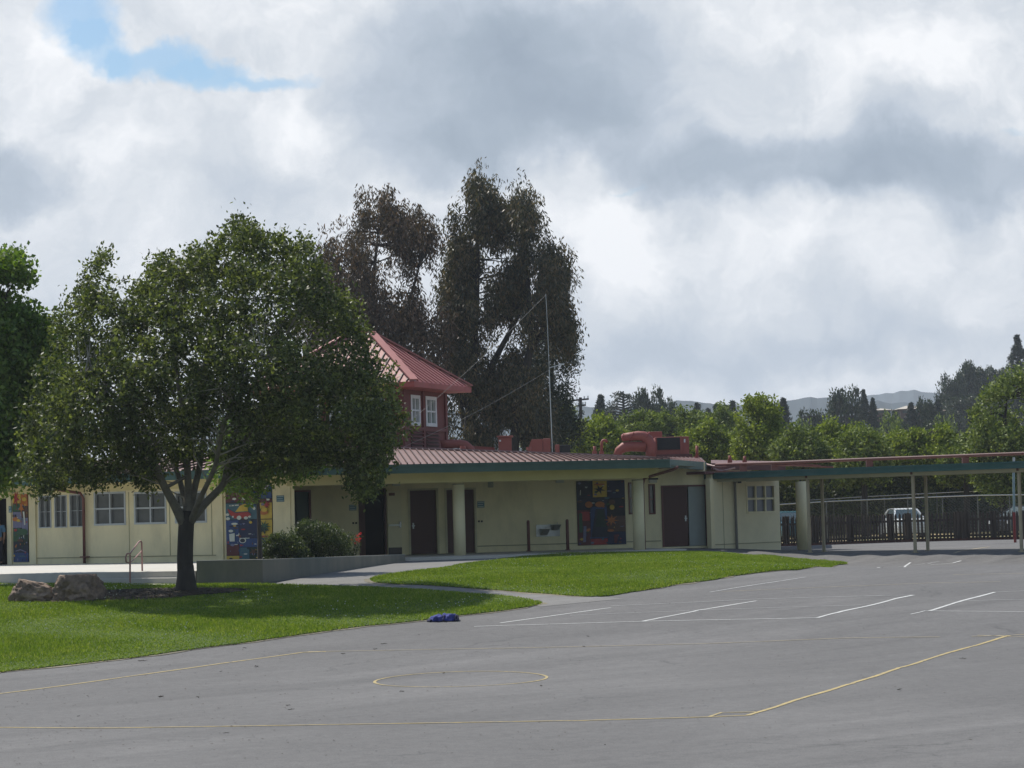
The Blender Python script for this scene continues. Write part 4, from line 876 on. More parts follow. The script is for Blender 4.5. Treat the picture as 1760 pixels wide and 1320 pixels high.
# canopy
CAa = Vector((5.0, 86 - .87 * (5.0 - 9))); CAb = Vector((22.0, 86 - .87 * 13.0))
CW = Wall(tuple(CAa), tuple(CAb)); kc = lambda u, t=0: CW.hit(u, 810, t)[0]
CT = thing('covered_walkway', 'long covered walkway with teal fascia on slim cream posts', 'covered walkway', CW.p(kc(1568), 0, -.3))
k0 = kc(1189); k1 = CW.L; DW = 3.6  # roof carried back past the rear posts to widen its cast shadow
zc0, zc1 = 2.38, 2.60
mb = MB(); CW.box(mb, k0, k1, -.06, 0, zc0, zc1); CW.box(mb, k0, k1, .0, .03, zc1 - .05, zc1 + .012); mb.build('fascia', mat('teal_canopy', (.028, .092, .080), .45, .08, 2, dirt=.35, dscale=1.2, dirtcol=(.12, .17, .15)), CT)
mb = MB(); CW.box(mb, k0, k1, -DW, -.06, zc1 - .07, zc1 - .02); mb.build('roof_panel', mat('canopy_roof', (.42, .39, .30), .7, .06), CT)
mb = MB(); CW.box(mb, k0, k1, -DW - .06, -DW, zc0 + .02, zc1); mb.build('rear_fascia', teal, CT)
bl = mat('canopy_beam', (.48, .44, .30), .7, .06)
mb = MB(); CW.box(mb, k0 + .3, k1, -.36, -.24, 2.27, zc1 - .07); mb.build('front_beam', bl, CT)
mb = MB(); CW.box(mb, kc(1215), k1, -2.06, -1.94, 2.27, zc1 - .07); mb.build('rear_beam', bl, CT)
for u, v in ((1387.5, 948), (1568.5, 950), (1751, 945)):
    k = kc(u, -.3); p = CW.p(k, -.3, 0); z0 = HCAM + (ray(u, v).z / ray(u, v).y) * p.y
    for tt, kk in ((-.30, k), (-2.0, k - .55)):
        q = CW.p(kk, tt, 0); zb = zT(q.x, q.y) - .05; mb = MB(); CW.box(mb, kk - .045, kk + .045, tt - .045, tt + .045, zb, 2.268); po = bevel(mb.build('post', postm, CT), .008)
        mb = MB(); CW.box(mb, kk - .08, kk + .08, tt - .08, tt + .08, zb, zT(q.x, q.y) + .02); mb.build('base_plate', postm, po)
        mb = MB(); CW.box(mb, kk - .03, kk + .03, tt - .11, tt + .11, 2.30, 2.42); mb.build('saddle', brown, po)
# round column behind the front post
c = P(1382, 938, 91.5); z0 = zT(c.x, c.y)
mb = MB(); mb.tube([Vector((c.x, c.y, z0 - .1)), Vector((c.x, c.y, 2.25))], .26, 26); o = mb.build('round_column', cream, None); tag(o, 'round cream column behind the first slim walkway post', 'column'); o.data.polygons.foreach_set('use_smooth', [len(p.vertices) == 4 for p in o.data.polygons])
# red pipe above canopy
t = thing('roof_pipe', 'long dark red pipe running above the covered walkway roof', 'pipe', P(1240, 797, 88))
def cp_(u, v): k = kc(u, -1.1); p = CW.p(k, -1.1, 0); return P(u, v, p.y)
mb = MB(); mb.tube([cp_(1230, 799), cp_(1350, 795), cp_(1500, 789), cp_(1650, 783.5), cp_(1780, 778.5), cp_(1900, 774)], .058, 10); mb.build('main_pipe', mat('pipe_red', (.10, .035, .032), .6, .1), t, smooth=True)
mb = MB(); mb.tube([cp_(1213, 798), cp_(1225, 801), cp_(1236, 802), cp_(1247, 800), cp_(1257, 797)], .04, 8); mb.build('upper_bend', mat('pipe_pale', (.42, .28, .25), .5), t, smooth=True)
mb = MB(); mb.tube([cp_(1227, 805), cp_(1235, 808.5), cp_(1243, 809), cp_(1252, 807), cp_(1263, 804)], .03, 8); mb.build('lower_bend', mat('pipe_pale', (.42, .28, .25)), t, smooth=True)
mb = MB(); mb.tube([cp_(1330, 800), cp_(1360, 799.5), cp_(1432, 803)], .035, 8); mb.tube([cp_(1340, 797), cp_(1380, 797.5), cp_(1410, 800)], .025, 8); mb.build('side_pipe', brown, t, smooth=True)
for u, v0, v1 in ((1278, 797, 811), (1332, 797, 808), (1495, 790, 802), (1660, 784, 797)):
    a, b = cp_(u - 6, v1), cp_(u + 6, v0); mb = MB(); mb.box(a.x, b.x, a.y - .1, a.y + .1, 2.57, b.z); mb.build('pipe_block', roofd, t)
# corner electric mast with red base
t = thing('conduit_pole', 'slim grey conduit pole with dark red lower sleeve at the far right', 'pole', P(1743, 932, 81.8))
gq = G(1745, 932.5); d_ = gq.y; mb = MB(); mb.tube([P(1742, 797, d_), P(1743, 880, d_)], .05, 10); mb.build('upper_pole', mat('pale_teal', (.22, .30, .30), .5), t)
mb = MB(); zb_ = gq.z; pb = Vector((gq.x, gq.y, P(1744.5, 880, d_).z)); mb.tube([Vector((pb.x, pb.y, zb_)), pb], .055, 10); mb.build('red_sleeve', mat('sleeve_red', (.18, .02, .02), .5), t)
mb = MB(); q = P(1742.5, 797, d_); mb.tube([q, P(1742.5, 786, d_)], [.05, .045], 10); mb.build('finial', metalg, t)
# flat roofs seen between building and canopy
mb = MB(); a, b, c, d = P(1222, 796, 93), P(1350, 797.5, 95), P(1350, 793, 106), P(1222, 790.5, 104); mb.quad(a, b, c, d); z_ = Vector((0, 0, -.25)); mb.quad(a + z_, b + z_, b, a); mb.quad(d, c, c + z_, d + z_); mb.quad(b + z_, c + z_, c, b); mb.quad(a + z_, a, d, d + z_)
tag(mb.build('rear_roof', roofd), 'dark red flat roof strip behind the bent roof pipes', 'roof')

# ------------------------------------------------------------------ fences, field and cars
fpts = [(P(1330, 931.5, 104)), P(1445, 931, 106.5), P(1540, 930, 108), P(1660, 928.5, 108), P(1790, 925, 107)]
fpts = [Vector((p.x, p.y, zT(p.x, p.y))) for p in fpts]
field = [(3, 109), (fpts[0].x - 6, fpts[0].y + .5)] + [(p.x, p.y + .3) for p in fpts] + [(60, 104), (60, 144), (0, 144)]
sheet('field', field, .012, dirtm)
FT = thing('picket_fence', 'dark weathered wooden picket fence behind the covered walkway', 'fence', fpts[2])
seg = []; 
for a, b in zip(fpts, fpts[1:]): seg.append(((b - a).length, a, b))
TL = sum(s[0] for s in seg)
def along(s):
    for L, a, b in seg:
        if s <= L: return a.lerp(b, s / L), (b - a).normalized()
        s -= L
    return seg[-1][2], (seg[-1][2] - seg[-1][1]).normalized()
NP = 84
for i in range(NP):
    p, d = along(TL * (i + .5) / NP); p = p + d * random.uniform(-.012, .012); n = Vector((-d.y, d.x, 0)); w_ = .048; h = 1.16 + random.uniform(-.05, .05); tilt = random.uniform(-.02, .02)
    mb = MB(); q = lambda a, b, z: p + d * (a + tilt * z) + n * b + Vector((0, 0, z))
    mb.hexa([q(-w_, -.035, .08), q(w_, -.035, .08), q(w_, -.012, .08), q(-w_, -.012, .08), q(-w_, -.035, h), q(w_, -.035, h), q(w_, -.012, h), q(-w_, -.012, h)])
    mb.hexa([q(-w_, -.035, h + .0005), q(w_, -.035, h + .0005), q(w_, -.012, h + .0005), q(-w_, -.012, h + .0005), q(-.008, -.035, h + .1), q(.008, -.035, h + .1), q(.008, -.012, h + .1), q(-.008, -.012, h + .1)])
    mb.build('picket', fencem, FT)
for z in (.22, .92):
    mb = MB()
    for L, a, b in seg: mb.bar(a + Vector((0, .02, z)), b + Vector((0, .02, z)), .045, .10)
    mb.build('rail', fencem, FT)
for u in (1344, 1392, 1452, 1524, 1553, 1640, 1653, 1700, 1752):
    X = None; best = None
    for i in range(400):
        p, d = along(TL * i / 399); uu = 880 + FPX * p.x / p.y
        if best is None or abs(uu - u) < best[0]: best = (abs(uu - u), p, d)
    p = best[1] + Vector((0, .10, 0)); mb = MB(); mb.box(p.x - .13, p.x + .13, p.y, p.y + .14, p.z - .1, p.z + 1.22); mb.box(p.x - .15, p.x + .15, p.y - .01, p.y + .15, p.z + 1.221, p.z + 1.26); mb.build('fence_post', fencem, FT)
mb = MB()
for L, a, b in seg: mb.bar(a + Vector((0, .02, .06)), b + Vector((0, .02, .06)), .05, .14)
mb.build('kick_board', mat('kick_red', (.10, .045, .035), .9, .4, 6), FT)
def chain(label, pts, zt, gauge=.03):
    t = thing('chain_link_fence', label, 'fence', pts[0]); mb = MB(); mb.tube(pts, gauge, 6); mb.build('top_rail', metalg, t)
    for i in range(len(pts)):
        for f in ((0, .5) if i + 1 < len(pts) else (0,)):
            p = pts[i].lerp(pts[min(i + 1, len(pts) - 1)], f); mb = MB(); mb.tube([Vector((p.x, p.y, -.5)), p], .028, 6); mb.build('fence_post', mat('cl_post', (.12, .13, .12), .6), t)
    mb = MB()
    for a, b in zip(pts, pts[1:]):
        L = (b - a).length; n = int(L / .16)
        for i in range(-14, n):
            for s in (1, -1):
                i0, i1 = (i, i + 14) if s == 1 else (i + 14, i); f0, f1 = min(1, max(0, i0 / n)), min(1, max(0, i1 / n)); p, q = a.lerp(b, f0), a.lerp(b, f1); zl = zT(p.x, min(140, p.y)) + .05
                c0 = (f0 * n - i0) / (i1 - i0) if i1 != i0 else 0; c1 = (f1 * n - i0) / (i1 - i0)
                A_ = Vector((p.x, p.y, zl + (p.z - zl) * min(1, max(0, c0)))); B_ = Vector((q.x, q.y, zl + (q.z - zl) * min(1, max(0, c1))))
                w2 = Vector((.004, 0, .004)); mb.quad(A_ - w2, A_ + w2, B_ + w2, B_ - w2)
    mb.build('wire_mesh', mat('cl_wire', (.10, .11, .10), .5), t)
chain('tall chain link fence with a pale top rail in front of the parked cars', [P(1325, 868, 113), P(1420, 862, 114), P(1560, 856, 115), P(1680, 851.5, 114), P(1790, 850, 113)], 0)
chain('second chain link fence with a thin rail behind the parked cars', [P(1385, 860, 132), P(1480, 854, 133), P(1560, 850, 133), P(1660, 845, 132), P(1790, 842, 131)], 0, .022)
def car(name, label, loc, rz, paint, glassm):
    t = thing(name, label, 'car', loc, 'cars parked beyond the fence'); o0 = Vector(loc)
    prof = [(-2.25, .35, .45), (-2.2, .62, .80), (-1.9, .70, .92), (-1.0, .72, .98), (0, .74, 1.0), (1.0, .74, .98), (1.9, .68, .90), (2.2, .6, .74), (2.28, .35, .45)]
    def section(y, hw, zt): return [(-hw, y, .22), (-hw * 1.02, y, .5), (-hw * .98, y, zt - .12), (-hw * .86, y, zt), (hw * .86, y, zt), (hw * .98, y, zt - .12), (hw * 1.02, y, .5), (hw, y, .22)]
    def loft(secs, name_, m_, cap=True):
        mb = MB(); n = len(secs[0]); base = []
        for s in secs: base.append(len(mb.v)); mb.v += [rot(p) for p in s]
        for a, b in zip(base, base[1:]):
            for i in range(n): mb.f.append((a + i, a + (i + 1) % n, b + (i + 1) % n, b + i)); mb.mi.append(0)
        if cap: mb.f.append(tuple(base[0] + i for i in reversed(range(n)))); mb.f.append(tuple(base[-1] + i for i in range(n))); mb.mi += [0, 0]
        return mb.build(name_, m_, t, smooth=False)
    cz, sz = math.cos(rz), math.sin(rz)
    def rot(p): return o0 + Vector((p[0] * cz - p[1] * sz, p[0] * sz + p[1] * cz, p[2]))
    body = loft([section(y, .90 if abs(y) < 2.0 else .84, z) for y, z, _ in [(-2.28, .72, 0), (-2.2, .86, 0), (-1.8, .93, 0), (-1.0, .97, 0), (0, .97, 0), (1.0, .95, 0), (1.7, .88, 0), (2.15, .78, 0), (2.3, .62, 0)]], 'body', paint); bevel(body, .03)
    cs = [(-1.55, .955, .80, .82), (-.85, 1.38, .62, .70), (-.5, 1.44, .60, .70), (.3, 1.44, .60, .70), (.55, 1.40, .62, .70), (1.25, .945, .80, .82)]
    def csec(y, zt, ht, hb): return [(-hb, y, .94), (-ht, y, zt), (ht, y, zt), (hb, y, .94)]
    loft([csec(*c) for c in cs], 'greenhouse', glassm)
    mb = MB()
    top = [(y, z + .012, h + .02) for y, z, h, _ in cs[1:5]]
    for (y0, z0, h0), (y1, z1, h1) in zip(top, top[1:]): mb.hexa([rot((-h0, y0, z0 - .04)), rot((h0, y0, z0 - .04)), rot((h1, y1, z1 - .04)), rot((-h1, y1, z1 - .04)), rot((-h0, y0, z0)), rot((h0, y0, z0)), rot((h1, y1, z1)), rot((-h1, y1, z1))])
    for s in (-1, 1):
        for (y0, z0, h0), (y1, z1, h1) in (((-1.55, .95, .815), (-.85, 1.37, .63)), ((.55, 1.39, .63), (1.25, .94, .815))): mb.bar(rot((s * h0, y0, z0)), rot((s * h1, y1, z1)), .10, .08)
    mb.build('roof', paint, t)
    for x in (-.8, .8):
        for y in (-1.35, 1.4):
            mb = MB(); mb.tube([rot((x - .1, y, .32)), rot((x + .1, y, .32))], .32, 20); wh = mb.build('wheel', black, t); mb = MB(); s = 1 if x > 0 else -1; mb.tube([rot((x + s * .10, y, .32)), rot((x + s * .115, y, .32))], .18, 14); mb.build('rim', metalg, wh)
    for x in (-.66, .66):
        mb = MB(); a = Vector((x, -2.30, .66)); mb.hexa([rot((x - .16, -2.31, .58)), rot((x + .16, -2.31, .58)), rot((x + .16, -2.2, .58)), rot((x - .16, -2.2, .58)), rot((x - .16, -2.29, .72)), rot((x + .16, -2.29, .72)), rot((x + .16, -2.2, .72)), rot((x - .16, -2.2, .72))]); mb.build('headlight', mat('headlight', (.6, .62, .62), .1, spec=.9), t)
    mb = MB(); mb.hexa([rot((-.8, -2.34, .3)), rot((.8, -2.34, .3)), rot((.8, -2.2, .3)), rot((-.8, -2.2, .3)), rot((-.8, -2.34, .5)), rot((.8, -2.34, .5)), rot((.8, -2.2, .5)), rot((-.8, -2.2, .5))]); mb.build('bumper', paint, t)
cg = mat('car_glass', (.05, .075, .085), .25, .1, 2, spec=.35)
wp = mat('car_white', (.55, .57, .57), .2, .02, 2, spec=.6); tp = mat('car_teal', (.03, .10, .13), .25, .05, 2, spec=.6); bp = mat('car_dark', (.02, .02, .03), .25, .05, 2, spec=.6)
p = P(1551, 905, 123.5); car('parked_car', 'white car parked facing the wooden fence between two walkway posts', (p.x, p.y, -.38), R(5), wp, cg); bpy.data.objects['parked_car'].scale = (.88, .95, 1)
p = P(1354, 905, 123.5); car('parked_car', 'dark teal car parked beyond the fence left of the round column', (p.x, p.y, -.38), R(8), tp, cg)
p = P(1778, 905, 121); car('parked_car', 'dark car parked at the far right edge beyond the fence', (p.x, p.y, -.38), R(-60), bp, cg)

# ------------------------------------------------------------------ trees
def dist_poly(x, y, poly):
    d = np.full(len(x), 1e9); N = len(poly)
    for i in range(N):
        ax, ay = poly[i - 1]; bx_, by = poly[i]; vx, vy = bx_ - ax, by - ay; L = vx * vx + vy * vy + 1e-9
        t = np.clip(((x - ax) * vx + (y - ay) * vy) / L, 0, 1); d = np.minimum(d, np.hypot(x - ax - t * vx, y - ay - t * vy))
    return d
def leaves(cent, k, rc, size, asp, droop=0.0, seed=0, tri=False, upb=.3, flat=1.0):
    """cent (n,3) -> k diamond leaves around each"""
    g = np.random.default_rng(seed); n = len(cent); N = n * k
    c = np.repeat(cent, k, 0); rcs = np.repeat(rc * g.uniform(.6, 1.35, n), k)[:, None]
    off = g.normal(0, 1, (N, 3)) * np.array([1, 1, flat]); off /= np.maximum(1, np.linalg.norm(off, axis=1, keepdims=True) / 1.7)
    p = c + off * rcs * .62
    d = g.normal(0, 1, (N, 3)); d[:, 2] = d[:, 2] * (1 - droop) + (upb if droop == 0 else -droop * 2.2); d /= np.linalg.norm(d, axis=1, keepdims=True)
    nn = g.normal(0, 1, (N, 3)); s = np.cross(d, nn); s /= np.linalg.norm(s, axis=1, keepdims=True) + 1e-9
    L = (size * g.uniform(.6, 1.3, N))[:, None]; W = L * asp
    V = np.stack([p, p + d * L * .45 + s * W * .5, p + d * L, p + d * L * .45 - s * W * .5], 1)
    return V.reshape(-1, 3)
def px_world(u, v, y):
    dx, dy = u - 880.0, 660.0 - v; x = dx * cR + dy * sR; yc = -dx * sR + dy * cR
    rx = x; ry = -sP * yc + cP * FPX; rz = cP * yc + sP * FPX; k = y / ry
    return np.stack([rx * k, y, HCAM + rz * k], 1)
def crown_clumps(poly, d, thick, n, seed, gap=.0, gs=.6, Rp=120, through=None):
    g = np.random.default_rng(seed); xs = [p[0] for p in poly]; ys = [p[1] for p in poly]; out = []
    got = 0
    while got < n:
        u = g.uniform(min(xs), max(xs), n * 2); v = g.uniform(min(ys), max(ys), n * 2); k = inpoly_np(u, v, poly); u, v = u[k], v[k]
        dd = dist_poly(u, v, poly); T_ = thick * np.sqrt(np.clip(dd / Rp, .02, 1)); y = d + T_ * np.sign(g.uniform(-1, 1, len(u))) * g.uniform(0, 1, len(u)) ** .45
        if through is not None:      # openings that go right through the crown
            nv = np.array([((.35 if (b < 430 or (a > 935 and b < 540)) else 0) if seed == 43 else 0) - (.16 if seed in (42, 43) and b > 560 else 0) + mnoise.noise(Vector((a * .022, b * .011, seed))) + .6 * mnoise.noise(Vector((a * .06, b * .03, seed))) for a, b in zip(u, v)]); k = nv > through; u, v, y = u[k], v[k], y[k]
        w3 = px_world(u, v, y)
        if gap > 0:
            nv = np.array([mnoise.noise(Vector(q) * gs) + .5 * mnoise.noise(Vector(q) * gs * 2.3) for q in w3]); k = nv > -0.5 + gap; w3 = w3[k]
        out.append(w3); got += len(w3)
    return np.concatenate(out)[:n]
def limb(mb, pts, r0, r1, n=8):
    pts = [Vector(p) for p in pts]; m_ = []
    for i in range(len(pts) - 1):
        p0 = pts[max(i - 1, 0)]; p1 = pts[i]; p2 = pts[i + 1]; p3 = pts[min(i + 2, len(pts) - 1)]
        for j in range(4):
            t = j / 4; m_.append(.5 * (2 * p1 + (p2 - p0) * t + (2 * p0 - 5 * p1 + 4 * p2 - p3) * t * t + (3 * p1 - p0 - 3 * p2 + p3) * t ** 3))
    m_.append(pts[-1]); N = len(m_); mb.tube(m_, [r0 + (r1 - r0) * (i / (N - 1)) ** .8 for i in range(N)], n); return m_
def twigs(mb, cent, skel, frac, seed, r=.018, maxd=3.0):
    g = random.Random(seed); S = [p for p in skel]
    for c in cent:
        if g.random() > frac: continue
        c = Vector(c); cand = [s for s in g.sample(S, min(len(S), 60)) if s.z < c.z + .3] or S[:1]; s = min(cand, key=lambda q: (q - c).length)
        if (s - c).length > maxd: continue
        mid = s.lerp(c, .5) + Vector((g.uniform(-.2, .2), g.uniform(-.2, .2), g.uniform(-.05, .25))); mb.tube([s, mid, c], [r * 1.6, r, r * .4], 5, False)
leafA = leaf_mat('leaf_evergreen', [(.024, .036, .010), (.046, .062, .016), (.084, .106, .030), (.21, .24, .09)], .5, .40, .35)
leafB = leaf_mat('leaf_bright', [(.045, .085, .014), (.08, .145, .022), (.13, .20, .035), (.20, .27, .06)], .5, .45)
leafE = leaf_mat('leaf_eucalyptus', [(.018, .022, .012), (.040, .044, .020), (.085, .078, .038), (.21, .145, .075)], .5, .18)
leafEr = leaf_mat('leaf_eucalyptus_rusty', [(.022, .019, .013), (.050, .038, .024), (.10, .070, .044), (.21, .125, .08)], .5, .18)
leafM = leaf_mat('leaf_mid', [(.04, .065, .014), (.085, .125, .026), (.15, .195, .045), (.27, .31, .09)], .6, .25, .2)
leafY = leaf_mat('leaf_yellowgreen', [(.055, .085, .012), (.11, .15, .022), (.19, .24, .035), (.32, .36, .07)], .6, .30, .2)
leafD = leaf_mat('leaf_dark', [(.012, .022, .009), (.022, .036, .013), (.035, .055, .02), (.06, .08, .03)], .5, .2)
leafC = leaf_mat('leaf_conifer', [(.012, .024, .014), (.020, .034, .018), (.03, .048, .025), (.045, .06, .03)], .6, .1)
leafS = leaf_mat('leaf_shrub', [(.014, .026, .008), (.03, .05, .015), (.065, .09, .03), (.16, .19, .07)], .5, .3)

# main tree
tb = G(320, 1017); DT = tb.y
TR = thing('evergreen_tree', 'big broad evergreen tree with forked dark trunk on the front lawn', 'tree', tb)
polyA = [(55, 700), (62, 640), (100, 585), (95, 545), (130, 520), (150, 480), (160, 450), (185, 440), (205, 460), (222, 490), (250, 480), (262, 455), (290, 448), (320, 470), (328, 432), (348, 428), (365, 440), (372, 408), (400, 398), (415, 380), (435, 385), (440, 410), (462, 418), (480, 402), (490, 415), (500, 430), (525, 412), (535, 440), (560, 460), (570, 500), (600, 515), (610, 555), (630, 575), (628, 610), (655, 622), (668, 655), (690, 680), (682, 720), (700, 735), (672, 760), (668, 790), (650, 815), (640, 845), (618, 850), (600, 825), (575, 800), (545, 795), (510, 805), (480, 790), (455, 800), (430, 812), (400, 800), (370, 785), (345, 775), (300, 790), (265, 812), (255, 835), (225, 815), (190, 822), (160, 835), (130, 815), (100, 830), (70, 845), (55, 820), (42, 790), (40, 740)]
cl = crown_clumps(polyA, DT, 4.6, 2500, 11, gap=.34, gs=.9, Rp=150, through=-.50)
# sprigs on the outline
ol = catmull(polyA, 3); g_ = np.random.default_rng(3); sp = []
for (u, v) in ol:
    if g_.random() < .55: sp.append(P(u + g_.normal(0, 5), v + g_.normal(0, 6), DT + g_.normal(0, .8)))
cl = np.concatenate([cl, np.array(sp)])
faces_obj('crown', np.concatenate([leaves(cl, 38, .25, .13, .5, seed=1), leaves(cl[::5], 20, .45, .12, .5, seed=2)]), 4, leafA, TR)
mb = MB(); tp0 = tb - Vector((0, 0, .15))
T1 = P(318, 960, DT); T2 = P(320, 905, DT); T3 = P(322, 878, DT)
limb(mb, [tb - Vector((0, 0, .2)), tb + Vector((0, 0, .12)), T1, T2, T3], .225, .20, 16); mb.tube([tb - Vector((0, 0, .15)), tb + Vector((0, 0, .05)), tb + Vector((0, 0, .35)), tb + Vector((0, 0, .7))], [.40, .30, .24, .21], 16)
trk = mb.build('trunk', bark, TR, smooth=True)
sk = []; mb = MB()
def L_(pts, r0, r1): 
    global sk
    sk += limb(mb, [P(u, v, DT + dd) for u, v, dd in pts], r0 * .78, r1 * .9)
L_([(318, 905, 0), (300, 868, -.3), (282, 835, -.6), (262, 790, -1.0), (232, 748, -1.5), (200, 712, -2), (165, 690, -2.4), (130, 655, -2.6)], .19, .03)
L_([(282, 835, -.6), (266, 800, -.7), (268, 765, -.8), (235, 715, -1.4), (195, 680, -1.9), (180, 655, -2.1), (172, 630, -2.3)], .11, .03)
L_([(200, 712, -2), (186, 690, -2.3), (170, 664, -2.6), (140, 640, -2.8)], .06, .015)
L_([(322, 905, 0), (324, 860, .2), (322, 800, .4), (318, 730, .6), (305, 650, .8), (300, 580, 1.0), (285, 540, 1.2), (278, 510, 1.2)], .17, .02)
L_([(324, 895, 0), (332, 850, .4), (345, 790, .9), (352, 720, 1.4), (350, 640, 1.8), (370, 560, 2.1), (400, 480, 2.2), (420, 410, 2.2)], .15, .02)
L_([(324, 900, 0), (350, 868, .1), (385, 830, .1), (405, 780, .1), (440, 730, 0), (480, 690, -.2), (540, 665, -.5), (600, 650, -.8)], .17, .02)
L_([(385, 830, .1), (400, 760, .8), (425, 690, 1.3), (455, 620, 1.7), (490, 540, 2.0), (510, 470, 2.0)], .11, .02)
L_([(326, 900, 0), (345, 855, -.8), (370, 800, -1.8), (385, 730, -2.6), (420, 660, -3.1), (450, 610, -3.3)], .12, .02)
L_([(322, 880, 0), (310, 830, 1), (290, 770, 2), (250, 700, 2.6), (200, 630, 3), (130, 590, 3)], .12, .02)
L_([(300, 640, .8), (300, 560, 0), (290, 535, -.3)], .05, .015); L_([(350, 640, 1.8), (300, 600, 1.6), (285, 540, .5)], .05, .015)
L_([(284, 838, -.6), (300, 830, -.5), (318, 820, -.2)], .07, .05)
for q in ((430, 610, 340, 735), (500, 560, 400, 700), (230, 560, 300, 680), (470, 500, 400, 600)):
    L_([(q[2], q[3], .6), ((q[0] + q[2]) / 2 + 8, (q[1] + q[3]) / 2, -.6), (q[0], q[1], -1.6)], .06, .012)
mb.build('limb', mat('bark_limb', (.15, .13, .10), .9, .3, 4, bump=.6, bscale=14), TR, smooth=True)
mb = MB(); twigs(mb, cl, sk, .4, 4, .014, 1.5); mb.build('twig', mat('bark_twig', (.26, .235, .19), .9, .3, 4), TR)

# left edge tree (bright leaves), close to the camera side
LT = thing('maple_tree', 'leafy bright green tree cut off by the left edge of the view', 'tree', Vector((-16.3, 70, 0.0)))
pB = [(-50, 470), (-30, 440), (20, 437), (40, 450), (48, 475), (30, 483), (0, 470), (-30, 500), (-40, 510), (0, 520), (25, 528), (60, 545), (85, 560), (100, 590), (95, 620), (105, 660), (90, 700), (95, 740), (80, 780), (50, 815), (-10, 835), (-40, 840), (-60, 800)]
clb = crown_clumps(pB, 70, 1.7, 620, 21, gap=.12, gs=.9, Rp=100)
faces_obj('crown', leaves(clb, 60, .42, .15, .75, seed=8), 4, leafB, LT)
mb = MB(); limb(mb, [(-16.3, 70, 0.0 - .2), (-16.3, 70, 1.0), (-16.1, 70, 2.6), (-15.9, 70, 4.8)], .2, .05, 10); s2 = limb(mb, [(-16.1, 70, 1.6), (-15.4, 70, 3.2), (-14.6, 69.8, 4.4)], .09, .02); s3 = limb(mb, [(-16.1, 70, 2.2), (-15.6, 70, 4.6), (-15.0, 69.8, 6.8)], .09, .02); twigs(mb, clb, s2 + s3, .3, 6, .015, 3); mb.build('trunk', bark, LT, smooth=True)
# small planter tree
PT = thing('young_tree', 'slim young tree with bright leaves growing in the planter before the mural', 'tree', Vector((P(447, 955, 72).x, 72, .09)))
pC = [(372, 800), (378, 760), (392, 730), (430, 700), (470, 700), (520, 720), (560, 745), (575, 775), (560, 800), (530, 812), (505, 818), (470, 815), (455, 838), (430, 850), (405, 838), (385, 835)]
clc = crown_clumps(pC, 72, 1.5, 260, 31, gap=.1, gs=1.2, Rp=60); faces_obj('crown', leaves(clc, 55, .34, .12, .6, seed=9, droop=.3), 4, leafB, PT)
mb = MB(); x0 = P(447, 955, 72).x; s4 = limb(mb, [(x0, 72, .0), (x0 - .01, 72, 1.2), (x0 - .03, 72, 2.2), (x0 + .02, 72, 4.2)], .085, .03, 10); twigs(mb, clc, s4[4:], .4, 7, .014, 3); mb.build('trunk', mat('bark_grey', (.09, .075, .065), .9, .2), PT, smooth=True)

# eucalyptus group
def euca(label, poly, d, thick, n, seed, trunkpx, m_, gap=.38, k=34, gs=(.42)):
    t0 = P(*trunkpx[0][:2], d); base = Vector((t0.x, d, -.5)); t = thing('eucalyptus_tree', label, 'tree', base, 'tall drooping trees behind the school')
    c = crown_clumps(poly, d, thick, n, seed, gap=gap, gs=gs, Rp=70)
    g = np.random.default_rng(seed); # hanging strands below each clump
    strands = []
    for q in range(4):
        st_ = c + g.normal(0, .28, c.shape) - np.array([0, 0, 1.0]) * (.35 * q + g.uniform(0, .35, (len(c), 1))); strands.append(st_)
    S = np.concatenate(strands)
    faces_obj('crown', leaves(S, k // 4, .26, .30, .22, droop=.75, seed=seed, flat=1.5), 4, m_, t)
    mb = MB(); sk = []
    for pts in trunkpx[1]:
        w_ = [P(u, v, d + dd) for u, v, dd in pts]
        if pts[0][1] > 740: w_[0].z = -.6
        sk += limb(mb, w_, pts[0][3] if len(pts[0]) > 3 else .35, .05, 8)
    twigs(mb, c, sk, .18, seed, .03, 5); mb.build('trunk', mat('bark_dark', (.035, .03, .026), .9, .3), t, smooth=True); return t
def lp(*a): return [(x[0], x[1], x[2] if len(x) > 2 else 0) for x in a]
def tk(pts, r): return [(pts[0][0], pts[0][1], pts[0][2], r)] + pts[1:]
def fixp(pts):  # allow the radius in the first tuple
    return pts
_oP = P
def trunk_set(*lines): return lines
def euca2(label, poly, d, thick, n, seed, base, lines, m_, gap=.38, through=-.3):
    t0 = P(base[0], base[1], d); t = thing('eucalyptus_tree', label, 'tree', Vector((t0.x, d, -.5)), 'tall drooping trees behind the school')
    c = crown_clumps(poly, d, thick, n, seed, gap=gap, gs=.42, Rp=70, through=through); g = np.random.default_rng(seed)
    S = np.concatenate([c + g.normal(0, .25, c.shape) - np.array([0, 0, 1.0]) * (.38 * q - .55 + g.uniform(0, .35, (len(c), 1))) for q in range(4)])
    faces_obj('crown', leaves(S, 13, .27, .25, .28, droop=.75, seed=seed, flat=1.5), 4, m_, t)
    mb = MB(); sk = []
    for r0, pts in lines:
        w_ = [P(u, v, d + dd) for u, v, dd in pts]; sk += limb(mb, w_, r0, .05, 8)
    twigs(mb, c, sk, .25, seed, .028, 2.6); mb.build('trunk', mat('bark_dark', (.035, .03, .026), .9, .3), t, smooth=True)
DE = 125
e1 = [(540, 430), (560, 400), (590, 385), (605, 350), (625, 338), (650, 345), (662, 335), (685, 350), (700, 345), (715, 372), (740, 385), (752, 420), (745, 440), (725, 425), (716, 440), (722, 470), (740, 470), (765, 480), (772, 560), (765, 640), (740, 700), (700, 740), (640, 740), (580, 720), (520, 650), (510, 520)]
